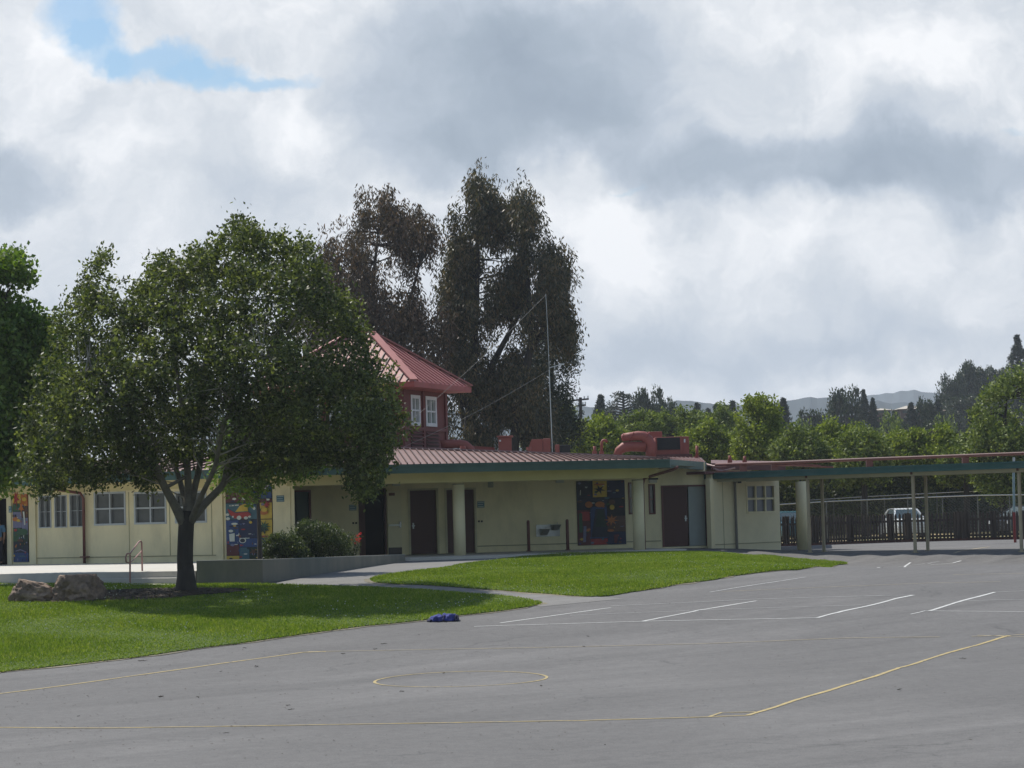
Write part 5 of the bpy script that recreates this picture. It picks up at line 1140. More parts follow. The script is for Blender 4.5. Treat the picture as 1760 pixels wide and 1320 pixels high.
euca2('rusty brown drooping eucalyptus, leftmost of the tall trees behind the tower', e1, DE, 3.6, 1250, 41, (655, 800), [(.40, [(655, 900, 0), (655, 760, 0), (650, 640, 0), (640, 520, .5), (650, 400, 0)]), (.2, [(650, 640, 0), (690, 560, -1), (720, 460, -1)]), (.2, [(652, 660, 0), (600, 560, 1), (580, 450, 1)])], leafEr, .36, -.16)
e2 = [(772, 470), (770, 430), (782, 405), (772, 380), (788, 355), (800, 335), (812, 325), (805, 310), (822, 296), (832, 305), (840, 325), (850, 345), (868, 350), (875, 385), (868, 410), (858, 430), (885, 440), (900, 470), (905, 540), (890, 600), (880, 680), (870, 740), (850, 765), (770, 765), (745, 690), (752, 600), (745, 530)]
euca2('tallest drooping eucalyptus, middle of the dark group', e2, DE + 3, 3.2, 1250, 42, (820, 780), [(.5, [(805, 900, 0), (806, 780, 0), (812, 640, 0), (820, 480, 0), (822, 370, 0)]), (.25, [(806, 700, 0), (775, 600, .5), (765, 520, .5)]), (.28, [(815, 690, 0), (860, 600, -.8), (905, 520, -1)]), (.2, [(806, 760, 0), (785, 640, 1.5), (790, 420, 1.5)])], leafE, .40, -.13)
e3 = [(880, 420), (872, 380), (880, 345), (905, 330), (925, 340), (930, 365), (942, 375), (945, 400), (958, 392), (975, 400), (988, 398), (997, 415), (985, 440), (992, 460), (985, 490), (1000, 500), (985, 530), (985, 570), (975, 620), (955, 660), (950, 700), (940, 740), (920, 750), (890, 765), (870, 700), (868, 600), (890, 520)]
euca2('open airy eucalyptus with hanging foliage, rightmost of the dark group', e3, DE + 1, 2.6, 800, 43, (880, 780), [(.35, [(888, 900, 0), (884, 760, 0), (900, 640, 0), (930, 540, 0), (945, 480, 0)]), (.2, [(890, 700, 0), (912, 600, -.8), (905, 450, -.5), (903, 390, -.5)]), (.2, [(912, 600, 0), (960, 520, .8), (970, 470, .8)])], leafE, .42, .06)
t = thing('pine_tree', 'green conifer with a jutting branch at the right side of the tall dark trees', 'tree', Vector((P(950, 700, 133).x, 133, -.5)))
e4 = [(905, 600), (940, 570), (960, 560), (975, 580), (985, 605), (1005, 618), (1003, 628), (985, 632), (975, 650), (985, 668), (970, 680), (985, 710), (1000, 740), (985, 770), (900, 770), (890, 680)]
c4 = crown_clumps(e4, 133, 2.5, 520, 44, gap=.2, gs=.6, Rp=50); faces_obj('crown', leaves(c4, 40, .5, .20, .35, seed=44), 4, leafC, t)
mb = MB(); limb(mb, [P(950, 900, 133), P(948, 760, 133), P(950, 570, 133)], .3, .05); mb.build('trunk', mat('bark_dark', (.035, .03, .026)), t)
# lower foliage in front of trunks
def bush_tree(name, label, poly, d, thick, n, seed, m_, group, k=46, rc=.5, size=.2, asp=.5, gap=.15, base=None, cat='tree', tw=.3):
    u = sum(p[0] for p in poly) / len(poly); vb = max(p[1] for p in poly); b = P(u, vb, d); b.z = -.45 if base is None else base; t = thing(name, label, cat, b, group)
    c = crown_clumps(poly, d, thick, n, seed, gap=gap + .1, gs=.6, Rp=60, through=-.5); faces_obj('crown', leaves(c, k, rc * .85, size * 1.1, asp, seed=seed), 4, m_, t)
    mb = MB(); vt = min(p[1] for p in poly); vm = vt * .45 + vb * .55; s = limb(mb, [b - Vector((0, 0, .3)), P(u, vm, d), P(u + 6, vt * .8 + vb * .2, d)], .22, .04, 8)
    twigs(mb, c, s, tw, seed, .03, 2.2); mb.build('trunk', bark, t, smooth=True); return t
GB = 'bright green trees behind the school'
def dome(u0, u1, vt, vb, seed, n=18, j=.22, ex=20):
    g = random.Random(seed); out = []
    for i in range(n + 1):
        a = math.pi * i / n; r = 1 + g.uniform(-j, j); out.append(((u0 + u1) / 2 - (u1 - u0) / 2 * math.cos(a) * r, vb - (vb - vt) * math.sin(a) ** .75 * r))
    return out + [(u1, vb + ex), (u0, vb + ex)]
row = [
 (895, 1000, 706, 770, 150, leafM, 'mid green bushy tree behind the antenna mast base'), (985, 1075, 722, 780, 142, leafY, 'light green rounded tree between the utility pole and the curved duct'), (1050, 1140, 716, 770, 150, leafM, 'mid green rounded tree behind the big curved duct'),
 (1165, 1265, 738, 790, 138, leafY, 'yellow green tree just right of the air unit'), (1120, 1220, 712, 770, 160, leafM, 'mid green tree behind the rooftop air unit'), (1190, 1290, 705, 780, 165, leafM, 'mid green tree behind the slim stand pipe'),
 (1268, 1344, 692, 790, 134, leafY, 'tall light green tree above the bent roof pipes'), (1335, 1420, 745, 800, 130, leafM, 'low mid green tree above the annex roof'), (1355, 1500, 734, 800, 140, leafY, 'broad yellow green tree above the left walkway roof'),
 (1440, 1530, 748, 805, 128, leafM, 'low green tree above the walkway beside the yellow green one'), (1500, 1665, 741, 800, 136, leafY, 'broad bright green tree above the middle of the walkway'), (1620, 1700, 752, 805, 130, leafM, 'low green tree above the walkway left of the big right tree')]
for i, (a, b, vt, vb, d, m_, lab) in enumerate(row): bush_tree('leafy_tree', lab, dome(a, b, vt, vb, 100 + i), d, 2.8, int((b - a) * 3.0) + 120, 60 + i, m_, GB, gap=.12, rc=.46, size=.19)
bush_tree('leafy_tree', 'large leafy green tree at the right edge above the walkway', [(1672, 800), (1665, 760), (1680, 730), (1670, 715), (1690, 690), (1705, 660), (1730, 650), (1745, 640), (1800, 640), (1840, 800), (1800, 870), (1700, 860)], 126, 2.6, 620, 81, leafM, GB, gap=.2, rc=.5, size=.19)
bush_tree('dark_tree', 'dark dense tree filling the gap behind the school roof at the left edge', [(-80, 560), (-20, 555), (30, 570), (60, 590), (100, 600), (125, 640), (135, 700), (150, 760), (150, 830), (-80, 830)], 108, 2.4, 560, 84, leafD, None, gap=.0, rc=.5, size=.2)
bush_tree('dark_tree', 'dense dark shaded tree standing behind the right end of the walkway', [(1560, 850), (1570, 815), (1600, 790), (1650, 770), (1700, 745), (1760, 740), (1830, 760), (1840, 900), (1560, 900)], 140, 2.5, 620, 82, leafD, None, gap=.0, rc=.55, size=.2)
GU = 'dark undergrowth bushes behind the parked cars'  # some bushes get darker leaves to imitate shaded lower crowns
for i, (a, b, vt, vb, lab, m_) in enumerate([(1318, 1440, 812, 900, 'dark bush behind the round column and the teal car', leafA), (1400, 1500, 800, 900, 'speckled green bush behind the fence between the first walkway posts', leafM), (1465, 1580, 806, 900, 'dark bush behind the white car', leafA), (1550, 1650, 800, 900, 'speckled green bush right of the white car', leafM), (1620, 1740, 798, 900, 'dark bush behind the fence near the right end', leafD), (1700, 1830, 790, 900, 'very dark bush at the right edge behind the fence', leafD)]):
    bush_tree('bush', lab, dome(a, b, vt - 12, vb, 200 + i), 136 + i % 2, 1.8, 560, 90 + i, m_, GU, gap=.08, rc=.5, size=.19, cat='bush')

# ---- generic far trees (templates, copied)
def template(kind, seed):
    g = np.random.default_rng(seed); nm = 'conifer_tree' if kind == 'con' else 'distant_tree'
    t = thing(nm, 'x', 'tree', (0, 0, 0))
    if kind == 'con':
        c = []
        for i in range(420):
            h = g.uniform(.08, 1.0) ** .8; r = (1 - h) * .36 + .004; a = g.uniform(0, 6.28); rr_ = r * g.uniform(.3, 1); c.append((rr_ * math.cos(a), rr_ * math.sin(a), h))
        c = np.array(c) * 10; V = leaves(c, 34, .10 + .30 * (1 - c[:, 2] / 10), .20, .35, seed=seed, flat=.4); m_ = leafC
    else:
        c = []
        bl_ = [(0, 0, .62, .30)] + [(g.uniform(-.28, .28), g.uniform(-.28, .28), g.uniform(.35, .85), g.uniform(.13, .24)) for _ in range(9)]
        for i in range(420):
            b = bl_[g.integers(len(bl_))]; v = g.normal(0, 1, 3); v /= np.linalg.norm(v); rr_ = b[3] * g.uniform(.55, 1.05); c.append((b[0] + v[0] * rr_, b[1] + v[1] * rr_, b[2] + v[2] * rr_ * .8))
        c = np.array(c) * 10; V = leaves(c, 30, .5, .38, .5, seed=seed); m_ = leafD if kind == 'dk' else leafM
    faces_obj('crown', V, 4, m_, t); mb = MB(); mb.tube([(0, 0, -1), (0, 0, 4), (0, 0, 9 if kind == 'con' else 6)], [.22, .16, .04], 6); mb.build('trunk', bark, t); return t
TP = {'con': [template('con', 1), template('con', 2)], 'dk': [template('dk', 3), template('dk', 4)], 'md': [template('md', 5)]}
usedT = set()
def far(kind, u, vt, d, wd, lab, zb=-.5, idx=0):
    p = P(u, vt, d); H = (p.z - zb); s = H / 10; src = TP[kind][idx % len(TP[kind])]; sw = wd * d / FPX / (2.5 if kind == 'con' else 7.4); rz = (u * 7.3) % 6.28
    if kind != 'con': s /= .92
    if kind == 'con': sw = s * (1.0 if wd >= 26 else .7)
    if src.name not in usedT: usedT.add(src.name); o = src; o.location = (p.x, p.y, zb); o.rotation_euler = (0, 0, rz); o.scale = (sw, sw, s); o['label'] = lab
    else: o = dup(src, (p.x, p.y, zb), lab, rz, (sw, sw, s))
    o['group'] = 'distant trees on the skyline'; return o
# right hillside
HM = MB(); hx = np.linspace(20, 130, 23); hy = np.linspace(260, 560, 13)
def hz(x, y): return -.6 + 26 * sst(55, 105, x + (y - 400) * -.12) * sst(270, 420, y) + 1.2 * mnoise.noise(Vector((x * .03, y * .03, 0)))
for i in range(22):
    for j in range(12): HM.quad(*[(a, b, hz(a, b) - (.8 if j == 0 else 0)) for a, b in ((hx[i], hy[j]), (hx[i + 1], hy[j]), (hx[i + 1], hy[j + 1]), (hx[i], hy[j + 1]))])
HM.build('hillside', farg, kind='structure')
far('con', 1032, 681, 300, 26, 'small thin conifer left of the bare cedar on the skyline'); 
far('dk', 1070, 700, 290, 70, 'dark rounded tree under the bare topped cedar'); far('dk', 1118, 684, 300, 60, 'dark tree with a knobbly top right of the bare cedar', idx=1); far('dk', 1158, 688, 310, 62, 'dark rounded tree above the rooftop air unit')
far('con', 1198, 695, 330, 34, 'slim conifer first left in the row above the air unit'); far('con', 1217, 704, 340, 26, 'short conifer second in the row above the air unit', idx=1); far('con', 1231, 697, 340, 26, 'pointed conifer third in the row above the air unit'); far('con', 1247, 699, 330, 30, 'conifer fourth in the row left of the light green tree', idx=1); far('con', 1259, 691, 330, 26, 'tall conifer directly left of the light green tree')
far('dk', 1320, 698, 320, 46, 'dark round topped tree right of the light green tree'); far('con', 1346, 686, 320, 36, 'dark conifer right of the light green tree', idx=1); far('dk', 1385, 718, 330, 60, 'low dark tree between the conifer and the utility pole', idx=1)
far('dk', 1432, 690, 350, 66, 'dark tree in the clump left of the tall narrow conifer'); far('dk', 1462, 683, 350, 70, 'tallest tree of the dark clump left of the narrow conifer', idx=1); far('con', 1484, 672, 340, 24, 'tall narrow dark conifer on the skyline right of the clump'); far('con', 1500, 686, 340, 20, 'small narrow conifer behind the tall narrow one', idx=1)
far('dk', 1524, 708, 345, 56, 'dark round tree below the hillside houses'); far('con', 1566, 694, 350, 26, 'thin conifer before the low brown house', idx=1); far('dk', 1596, 700, 350, 60, 'dark tree at the foot of the wooded hillside', idx=1); far('con', 1612, 690, 350, 26, 'conifer at the foot of the wooded hillside')
for i, (u, vt, wd, d) in enumerate([(1628, 642, 44, 420), (1655, 634, 50, 430), (1640, 680, 60, 400), (1685, 640, 60, 440), (1716, 632, 60, 440), (1672, 690, 70, 400), (1750, 624, 70, 430), (1705, 680, 80, 400), (1745, 670, 80, 390), (1640, 715, 70, 370), (1690, 720, 80, 370), (1785, 640, 80, 420)]):
    pp = P(u, vt, d); far('dk', u, vt, d, wd * 1.15, ['topmost left dark tree on the wooded hillside', 'second dark tree from the left along the hillside crest', 'dark tree halfway down the left of the hillside', 'middle dark tree along the hillside crest', 'dark tree on the crest left of the bare conifer', 'dark tree in the centre of the hillside', 'dark tree on the crest at the right edge', 'dark tree below the crest above the leafy green tree', 'dark tree behind the leafy tree at the right edge', 'dark tree at the lower left foot of the hillside', 'dark tree at the foot of the hillside beside the leafy tree', 'dark tree cut off by the right edge on the hillside'][i], min(hz(pp.x, pp.y), pp.z - 9), i)
far('con', 1748, 578, 380, 52, 'tall thin conifer above the wooded hillside at the right edge', 8)
for i, (u, vt, wd) in enumerate([(1010, 740, 70), (1180, 730, 80), (1290, 735, 80), (1370, 738, 70), (1420, 730, 80), (1500, 728, 90), (1560, 726, 90), (1610, 732, 90), (1240, 728, 70), (1330, 732, 70)]):
    far('md' if i % 2 else 'dk', u, vt, 230 + 6 * i, wd, 'mid distance tree filling the gap at ' + ['the utility pole foot', 'the air unit right side', 'the light green tree base', 'the low skyline dip', 'the left of the dark clump', 'the narrow conifer foot', 'the brown house foot', 'the hillside foot', 'the conifer row foot', 'the dark conifer foot'][i], -.5, i)
# bare topped cedar
t = thing('cedar_tree', 'sparse bare branched cedar standing on the skyline', 'tree', Vector((P(1072, 700, 270).x, 270, -.5))); mb = MB(); d = 270
limb(mb, [P(1072, 800, d), P(1072, 720, d), P(1071, 672, d)], .35, .06); g = random.Random(4); cc = []
for i in range(22):
    v = 678 + i * 2.3; s = 1 if i % 2 else -1; L = 8 + i * 1.6 + g.uniform(-3, 4); a, b = P(1071, v, d), P(1071 + s * L, v - g.uniform(-1, 5), d + g.uniform(-2, 2)); mb.tube([a, a.lerp(b, .5) + Vector((0, 0, .15)), b], [.12, .07, .03], 5)
    for f in (.5, .7, .85, 1): cc.append(a.lerp(b, f))
mb.build('trunk', mat('bark_dark', (.035, .03, .026)), t); faces_obj('crown', leaves(np.array(cc), 16, .42, .34, .3, seed=5, flat=.5), 4, leafC, t)

# utility poles
def upole(u, vt, vb, d, label, arms, r=.15):
    a, b = P(u, vb, d), P(u - .5, vt, d); t = thing('utility_pole', label, 'utility pole', Vector((a.x, d, -.5)), 'utility poles'); mb = MB(); a.z = -.5; mb.tube([a, b], [r * 1.2, r], 8); m_ = mat('pole_wood', (.05, .042, .038), .9, .2); mb.build('pole', m_, t)
    for v, w_ in arms:
        mb = MB(); mb.bar(P(u - w_, v + w_ * .1, d - .15), P(u + w_, v - w_ * .1, d - .15), .12, .14); ar = mb.build('crossarm', m_, t); mb = MB()
        for f in (-.9, -.45, .45, .9): q = P(u + w_ * f, v - w_ * f * .1 - 1, d - .15); mb.tube([q, q + Vector((0, 0, .22))], .05, 6)
        mb.build('insulator', metalg, ar)
    return t
upole(998, 683, 760, 200, 'tall dark utility pole with crossarms right of the tall trees', [(687, 14), (697, 9), (727, 16)], .13)
upole(1391, 714, 790, 300, 'distant thin utility pole on the low skyline', [(716, 12)], .12); upole(1455, 714, 790, 300, 'distant utility pole in front of the dark tree clump', [(716, 14)], .14)
t = thing('power_line', 'thin sagging power lines leading left from the tall utility pole', 'power line', P(998, 690, 200))
for v0, v1 in ((686, 688), (697, 699), (727, 727)):
    A_, B_ = P(998, v0, 199.8), P(700, v1, 205); mb = MB(); mb.tube([A_.lerp(B_, i / 14) - Vector((0, 0, .5 * math.sin(math.pi * i / 14))) for i in range(15)], .02, 4); mb.build('wire', black, t)
# houses on the hill
def house(label, u0, u1, vt, vb, d, wallc, roofc):
    a, b = P(u0, vb, d), P(u1, vt, d); zb = P(u0, vb, d).z; t = thing('hillside_house', label, 'house', Vector(((a.x + b.x) / 2, d, zb)), 'houses on the hillside'); h = b.z - a.z; mb = MB(); mb.box(a.x, b.x, d, d + 8, zb - 3, zb + h * .55); mb.build('wall', wallc, t)
    mb = MB(); z0 = zb + h * .55 + .002; mb.hexa([(a.x - .5, d - .5, z0), (b.x + .5, d - .5, z0), (b.x + .5, d + 8.5, z0), (a.x - .5, d + 8.5, z0), (a.x + 1.5, d + 3.5, zb + h), (b.x - 1.5, d + 3.5, zb + h), (b.x - 1.5, d + 4.5, zb + h), (a.x + 1.5, d + 4.5, zb + h)]); mb.build('roof', roofc, t)
    n = max(2, int((b.x - a.x) / 3))
    for i in range(n):
        x = a.x + (b.x - a.x) * (i + .5) / n; mb = MB(); mb.box(x - .6, x + .6, d - .04, d - .005, zb + h * .12, zb + h * .42); mb.build('window', glass, t)
hb_ = mat('house_brown', (.16, .10, .075), .8); hr_ = mat('house_roof', (.22, .17, .13), .8); hr2 = mat('house_roof_pale', (.42, .38, .32), .8)
house('low brown house with a pale roof on the hillside', 1548, 1588, 695, 712, 380, hb_, hr2); house('reddish brown house at the foot of the wooded hillside', 1588, 1622, 699, 715, 385, hb_, hr_); house('small pale roofed house just right of the narrow conifer', 1506, 1530, 700, 711, 385, hb_, hr2)

# far hills
def ridge(name, d, pts, m_, amp, depth=900):
    mb = MB(); xs = [p[0] for p in pts]; us_ = np.linspace(xs[0], xs[-1], 140); top = []
    for u in us_:
        v = float(np.interp(u, xs, [p[1] for p in pts])); q = P(u, v, d); q.z += amp * mnoise.noise(Vector((u * .05, 0, d))) + amp * .4 * mnoise.noise(Vector((u * .3, 3, d))); top.append(q)
    for a, b in zip(top, top[1:]):
        fa, fb_ = Vector((a.x * .8, d - depth * .5, -5)), Vector((b.x * .8, d - depth * .5, -5)); ra, rb = Vector((a.x * 1.1, d + depth, -5)), Vector((b.x * 1.1, d + depth, -5))
        ma, mb_ = fa.lerp(a, .5) + Vector((0, 0, amp * mnoise.noise(Vector((a.x * .01, 5, 0))))), fb_.lerp(b, .5) + Vector((0, 0, amp * mnoise.noise(Vector((b.x * .01, 5, 0)))))
        mb.quad(fa, fb_, mb_, ma); mb.quad(ma, mb_, b, a); mb.quad(a, b, rb, ra)
    return mb.build(name, m_, kind='structure', smooth=False)
hillm = mat('far_hill_haze_tint', (.040, .060, .072), .95, .5, .008, dirt=.8, dscale=.02, dirtcol=(.025, .042, .042))  # base colour shifted blue to carry part of the distance haze
ridge('hills', 1500, [(300, 712), (700, 704), (900, 703), (1000, 697), (1040, 703), (1100, 696), (1165, 688), (1200, 691), (1235, 695), (1300, 700), (1350, 690), (1385, 683), (1440, 682), (1480, 690), (1530, 692), (1700, 695), (1900, 690)], hillm, 1.8, 500)
ridge('hills', 2300, [(300, 720), (900, 712), (1200, 700), (1400, 692), (1480, 683), (1520, 675), (1570, 671), (1630, 677), (1800, 676), (2000, 690)], hillm, 2.4, 700)

# ------------------------------------------------------------------ shrubs, flowers, boulders, garment, twigs
def shrub(label, poly, d, th, n, seed, m_=leafS, k=60):
    b = P(sum(p[0] for p in poly) / len(poly), 955, d); b.z = .09; t = thing('shrub', label, 'shrub', b, 'shrubs in the planter')
    c = crown_clumps(poly, d, th, n, seed, gap=.12, gs=2, Rp=25); c[:, 2] = np.maximum(c[:, 2], .14); V = leaves(c, k, .14, .085, .32, seed=seed, upb=.8); faces_obj('foliage', V, 4, m_, t)
    mb = MB(); g = random.Random(seed)
    for i in range(14): q = Vector(c[g.randrange(len(c))]); mb.tube([b + Vector((g.uniform(-.15, .15), g.uniform(-.1, .1), -.05)), b.lerp(q, .5) + Vector((0, 0, .05)), q], [.018, .012, .005], 5)
    mb.build('stem', bark, t)
shrub('low rounded green shrub at the left of the planter', [(452, 957), (450, 935), (462, 925), (480, 921), (500, 922), (520, 932), (528, 957)], 74.2, .6, 130, 1); shrub('large spreading grey green shrub in the middle of the planter', [(498, 957), (496, 925), (510, 905), (528, 898), (552, 905), (575, 906), (592, 918), (604, 935), (598, 956)], 75.6, .8, 240, 2)
t = thing('flower_plant', 'sparse plant with bright red flowers at the right end of the planter', 'plant', Vector((P(608, 955, 76.5).x, 76.5, .09)))
c = crown_clumps([(596, 955), (592, 930), (602, 918), (616, 920), (620, 940), (612, 955)], 76.5, .3, 40, 6, Rp=12); c[:, 2] = np.maximum(c[:, 2], .14); faces_obj('foliage', leaves(c, 16, .12, .06, .4, seed=5), 4, leafS, t)
mb = MB(); g = random.Random(2); b = t.location
for i in range(9): q = P(g.uniform(598, 620), g.uniform(918, 940), 76.5); mb.tube([b, b.lerp(q, .6), q], [.01, .008, .004], 5)
mb.build('stem', bark, t); fcs = ([P(u, v, 76.3) for u, v in ((614, 920), (619, 918), (613, 926), (617, 930), (611, 934), (619, 926), (603, 930))]); redp = leaf_mat('petal_red', [(.45, .02, .025), (.6, .03, .04), (.75, .06, .08)], .5, .3); [faces_obj('flower', leaves(np.array([q]), 16, .04, .035, .8, seed=7 + i), 4, redp, t) for i, q in enumerate(fcs)]
# foliage at the left of the planter near the mural foot
rockm = mat('boulder_rock', (.25, .18, .13), .9, .5, 1.6, dirt=.9, dscale=5, bump=1.0, bscale=5, dirtcol=(.075, .055, .045))
def boulder(label, u0, u1, vt, vb, seed, lean=0, flat=0):
    g0 = G((u0 + u1) / 2, vb); d = g0.y; hw = (P(u1, vb, d).x - P(u0, vb, d).x) / 2; H = P(u0, vt, d).z - g0.z + .02; bm = bmesh.new(); bmesh.ops.create_icosphere(bm, subdivisions=5, radius=1)
    for v in bm.verts:
        p = v.co.copy(); q = Vector((p.x * 2, p.y * 2, p.z * 2.2)) + Vector((seed, 0, 0)); n1 = mnoise.noise(q * .55) * .32 + abs(mnoise.noise(q * 1.3)) * -.34 + abs(mnoise.noise(q * 2.9)) * -.16 + mnoise.noise(q * 7) * .05 + mnoise.noise(q * 15) * .02
        p *= 1 + n1; p.x = math.copysign(abs(p.x) ** .8, p.x); p.z = min(p.z, .78 + .12 * n1) ; x = p.x * hw; z = (p.z + .45) / 1.3 * H
        if lean: z *= 1 - lean * max(-1, min(1, p.x)) * .5
        v.co = Vector((x, p.y * hw * .75, max(z, -.15)))
    me = bpy.data.meshes.new('boulder'); bm.to_mesh(me); bm.free(); me.materials.append(rockm); o = bpy.data.objects.new('boulder', me); C.objects.link(o); o.location = (g0.x, g0.y + hw * .5, g0.z + .02); tag(o, label, 'boulder', 'boulders on the front lawn')
    me.polygons.foreach_set('use_smooth', [True] * len(me.polygons))
boulder('lower brown boulder with a sloping back, at the left on the lawn', 13, 95, 1001, 1036, 3.1, .5); boulder('taller squarish brown boulder standing right beside the other', 85, 176, 989, 1035, 9.4, 0)
# blue garment
g0 = G(761, 1068); d = g0.y; gm = mat('blue_cloth', (.045, .055, .22), .9, .25, 8, bump=.6, bscale=20); gd = mat('navy_cloth', (.012, .014, .05), .9, .2, 8)
def clothblob(name, u0, u1, h, m_, seed, par, dy=0):
    a, b = P(u0, 1068, d), P(u1, 1068, d); bm = bmesh.new(); bmesh.ops.create_icosphere(bm, subdivisions=4, radius=1)
    for v in bm.verts:
        p = v.co; n = mnoise.noise(p * 1.6 + Vector((seed, 0, 0))) * .35 + mnoise.noise(Vector((p.x * 5 + seed, p.y * 2, p.z))) * .22; x = p.x * (b.x - a.x) / 2 * (1 + n * .3); z = max(0, (p.z * .75 + .15 + n * .8)) * h; v.co = Vector(((a.x + b.x) / 2 + x, d + .12 + dy + p.y * .24 * (1 + n), g0.z + .01 + z)) - ORG[par.name]
    me = bpy.data.meshes.new(name); bm.to_mesh(me); bm.free(); me.materials.append(m_); o = bpy.data.objects.new(name, me); C.objects.link(o); o.parent = par; ORG[o.name] = ORG[par.name]; me.polygons.foreach_set('use_smooth', [True] * len(me.polygons))
t = thing('jacket', 'crumpled blue jacket dropped on the asphalt at the lawn edge', 'jacket', g0); clothblob('body_fabric', 757, 786, .19, gm, 2, t); clothblob('sleeve', 739, 766, .15, gm, 7, t, -.02); clothblob('cuff', 733, 746, .06, gd, 4, t); clothblob('collar', 780, 789, .15, gd, 5, t); clothblob('waistband', 761, 766, .185, gd, 9, t, -.012)
# twigs on the court
tw = mat('twig_brown', (.045, .032, .022), .9, .3); G_t = []
spots = [(590, 1125), (645, 1117), (660, 1108), (420, 1115), (245, 1137), (763, 1158), (380, 1155), (340, 1200), (275, 1198), (500, 1221), (388, 1261), (278, 1199), (1040, 1281), (1240, 1271), (1545, 1187), (1690, 1128), (1655, 1133), (990, 1140), (1003, 1112), (1325, 1112), (720, 1092), (20, 1161), (440, 1147), (550, 1180), (495, 1214), (90, 1300), (150, 1198), (200, 1147), (690, 1190), (640, 1176), (135, 1232), (955, 1092), (1010, 1095), (905, 1190), (930, 1180)]
g = random.Random(12)
base_t = []
for k in range(3):
    t = thing('twig', 'small dark dry twig lying on the grey asphalt court', 'twig', (0, 0, 0), 'twigs and bark scraps on the court'); mb = MB(); L = .09 + .05 * k; pts = [Vector((L * (i / 4 - .5), g.uniform(-.025, .025), .012 + g.uniform(0, .01))) for i in range(5)]; mb.tube(pts, [.005, .007, .007, .005, .003], 6); mb.tube([pts[2], pts[2] + Vector((.03, .03, .012))], [.004, .002], 5); mb.build('stick', tw, t); base_t.append(t)
for i, (u, v) in enumerate(spots[::2] + spots[1:12:2]):
    p = G(u, v, .004); s = base_t[i % 3]; o = s if i < 3 else dup(s, p, None, g.uniform(0, 6), (g.uniform(.5, 1.1),) * 3)
    o.location = p
# fine litter
x = rng.uniform(-11, 11, 2600); y = 32 + 34 * rng.random(2600) ** 1.2; keep = ~inpoly_np(x, y, lawn1) & ~inpoly_np(x, y, lawn2) & (rng.random(2600) < np.clip(1.1 - (x + 11) / 20, .12, 1)); x, y = x[keep], y[keep]; z = np.array([zT(a, b) for a, b in zip(x, y)]) + .012
s = rng.uniform(.008, .03, len(x)); a = rng.uniform(0, 6.28, len(x)); V = np.stack([np.stack([x + s * np.cos(a + k), y + s * np.sin(a + k), z + .006 * (k > 3)], 1) for k in (0, 2.2, 3.9)], 1).reshape(-1, 3)
o = faces_obj('leaf_litter', V, 3, tw); o['kind'] = 'stuff'; o['label'] = 'fine dry leaf litter scattered over the court'; o['category'] = 'litter'
x = rng.uniform(min(p[0] for p in mulch), max(p[0] for p in mulch), 5000); y = rng.uniform(min(p[1] for p in mulch), max(p[1] for p in mulch), 5000); k = inpoly_np(x, y, mulch); x, y = x[k], y[k]; z = np.array([zT(a, b) for a, b in zip(x, y)]) + .05; s = rng.uniform(.02, .06, len(x)); a = rng.uniform(0, 6.28, len(x))
V = np.stack([np.stack([x + s * np.cos(a + q), y + s * np.sin(a + q), z + .02 * rng.random(len(x))], 1) for q in (0, 2.2, 3.9)], 1).reshape(-1, 3); o = faces_obj('bark_chips', V, 3, mat('chips', (.085, .062, .040), .9, .5, 20)); o['kind'] = 'stuff'; o['label'] = 'bark chips in the mulch bed under the big tree'; o['category'] = 'mulch'

# ------------------------------------------------------------------ person in the left doorway
k = WL.hit(5, 900)[0]; pp = WL.p(k, .25, 0.012)
PT_ = thing('person', 'person in a blue shirt and dark trousers standing in the left doorway', 'person', pp)
skin = mat('skin', (.25, .14, .09), .6, .05); shirt = mat('shirt_blue', (.09, .20, .32), .8, .12, 6); trs = mat('trousers_dark', (.015, .015, .022), .9, .15); hair = mat('hair_dark', (.015, .010, .008), .7, .1); shoe = mat('shoe_dark', (.02, .018, .018), .6)
def skinned(name, verts, edges, rad, m_, root=0, sub=2):
    me = bpy.data.meshes.new(name); me.from_pydata(verts, edges, []); me.materials.append(m_); o = bpy.data.objects.new(name, me); C.objects.link(o); o.parent = PT_; ORG[o.name] = pp
    md = o.modifiers.new('skin', 'SKIN'); 
    for i, r in enumerate(rad): me.skin_vertices[0].data[i].radius = (r if isinstance(r, tuple) else (r, r)); me.skin_vertices[0].data[i].use_root = (i == root)
    sb = o.modifiers.new('sub', 'SUBSURF'); sb.levels = sub; sb.render_levels = sub; md.use_smooth_shade = True; return o
def sk_obj(name, verts, edges, rad, m_, root=0, sub=2):
    me = bpy.data.meshes.new(name); me.from_pydata(verts, edges, []); o = bpy.data.objects.new(name, me); C.objects.link(o); md = o.modifiers.new('skin', 'SKIN'); return o
bv = [(0, 0, .90), (0, 0, 1.05), (0, 0, 1.22), (0, 0, 1.34), (0, .0, 1.41), (0, -.01, 1.48), (0, -.015, 1.56), (0, 0, 1.63),
      (.17, 0, 1.33), (.22, .02, 1.08), (.21, -.05, .86), (-.17, 0, 1.33), (-.22, .02, 1.08), (-.18, -.12, .92),
      (.09, 0, .84), (.10, -.01, .48), (.10, .02, .09), (.11, -.12, .05), (-.09, 0, .84), (-.10, -.02, .48), (-.11, .02, .09), (-.12, -.12, .05)]
be = [(0, 1), (1, 2), (2, 3), (3, 4), (4, 5), (5, 6), (6, 7), (3, 8), (8, 9), (9, 10), (3, 11), (11, 12), (12, 13), (0, 14), (14, 15), (15, 16), (16, 17), (0, 18), (18, 19), (19, 20), (20, 21)]
br_ = [.13, .12, .135, .13, .055, .07, .092, .075, .06, .045, .03, .06, .045, .03, .09, .06, .042, .035, .09, .06, .042, .035]
skinned('body', bv, be, br_, skin)
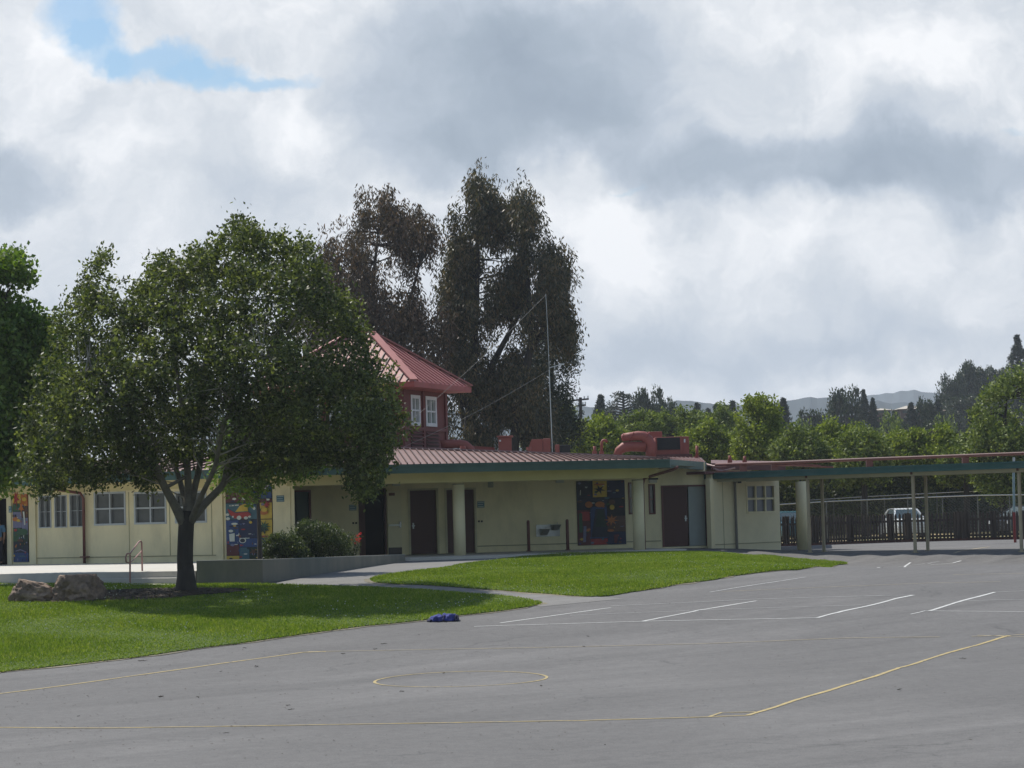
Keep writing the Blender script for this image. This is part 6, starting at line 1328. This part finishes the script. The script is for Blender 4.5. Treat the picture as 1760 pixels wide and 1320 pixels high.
skinned('shirt', [(0, 0, .86), (0, 0, 1.05), (0, 0, 1.22), (0, 0, 1.35), (.175, 0, 1.335), (.215, .02, 1.12), (-.175, 0, 1.335), (-.215, .02, 1.12)], [(0, 1), (1, 2), (2, 3), (3, 4), (4, 5), (3, 6), (6, 7)], [.155, .145, .16, .15, .085, .07, .085, .07], shirt)
skinned('trousers', [(0, 0, .92), (.09, 0, .82), (.10, -.01, .48), (.10, .02, .10), (-.09, 0, .82), (-.10, -.02, .48), (-.11, .02, .10)], [(0, 1), (1, 2), (2, 3), (0, 4), (4, 5), (5, 6)], [.145, .105, .08, .07, .105, .08, .07], trs)
skinned('hair', [(0, .01, 1.50), (0, .012, 1.58), (0, .0, 1.655)], [(0, 1), (1, 2)], [.075, .105, .085], hair)
for s in (1, -1):
    skinned('shoe', [(.105 * s, .05, .045), (.11 * s, -.06, .045), (.115 * s, -.15, .035)], [(0, 1), (1, 2)], [.05, .05, .035], shoe, sub=1)
    h0 = Vector((.21, -.05, .86)) if s == 1 else Vector((-.18, -.12, .92)); fv = [tuple(h0), tuple(h0 + Vector((0, -.015, -.05)))]; fe = [(0, 1)]; fr_ = [.028, .032]
    for j, (dx, L) in enumerate(((-.026, .05), (-.009, .06), (.009, .056), (.026, .045))): i0 = len(fv); fv += [tuple(h0 + Vector((0, -.018 + dx, -.085))), tuple(h0 + Vector((-.01 * s, -.03 + dx, -.085 - L)))]; fe += [(1, i0), (i0, i0 + 1)]; fr_ += [.010, .008]
    i0 = len(fv); fv += [tuple(h0 + Vector((-.01 * s, -.045, -.04))), tuple(h0 + Vector((-.02 * s, -.06, -.075)))]; fe += [(0, i0), (i0, i0 + 1)]; fr_ += [.011, .009]
    skinned('hand', fv, fe, fr_, skin, sub=1)

# ------------------------------------------------------------------ air
mb = MB(); mb.box(-3200, 3200, -40, 3600, -30, 160); hz_ = bpy.data.materials.new('haze_air'); hz_.use_nodes = True; t = NT(hz_.node_tree); pv = t.n('ShaderNodeVolumePrincipled'); pv.inputs['Color'].default_value = (.84, .91, 1, 1); pv.inputs['Density'].default_value = 2.1e-4; pv.inputs['Anisotropy'].default_value = .2; o_ = t.n('ShaderNodeOutputMaterial'); t.l(pv.outputs[0], o_.inputs['Volume'])
HAZE = True
if HAZE: mb.build('haze', hz_, kind='stuff')
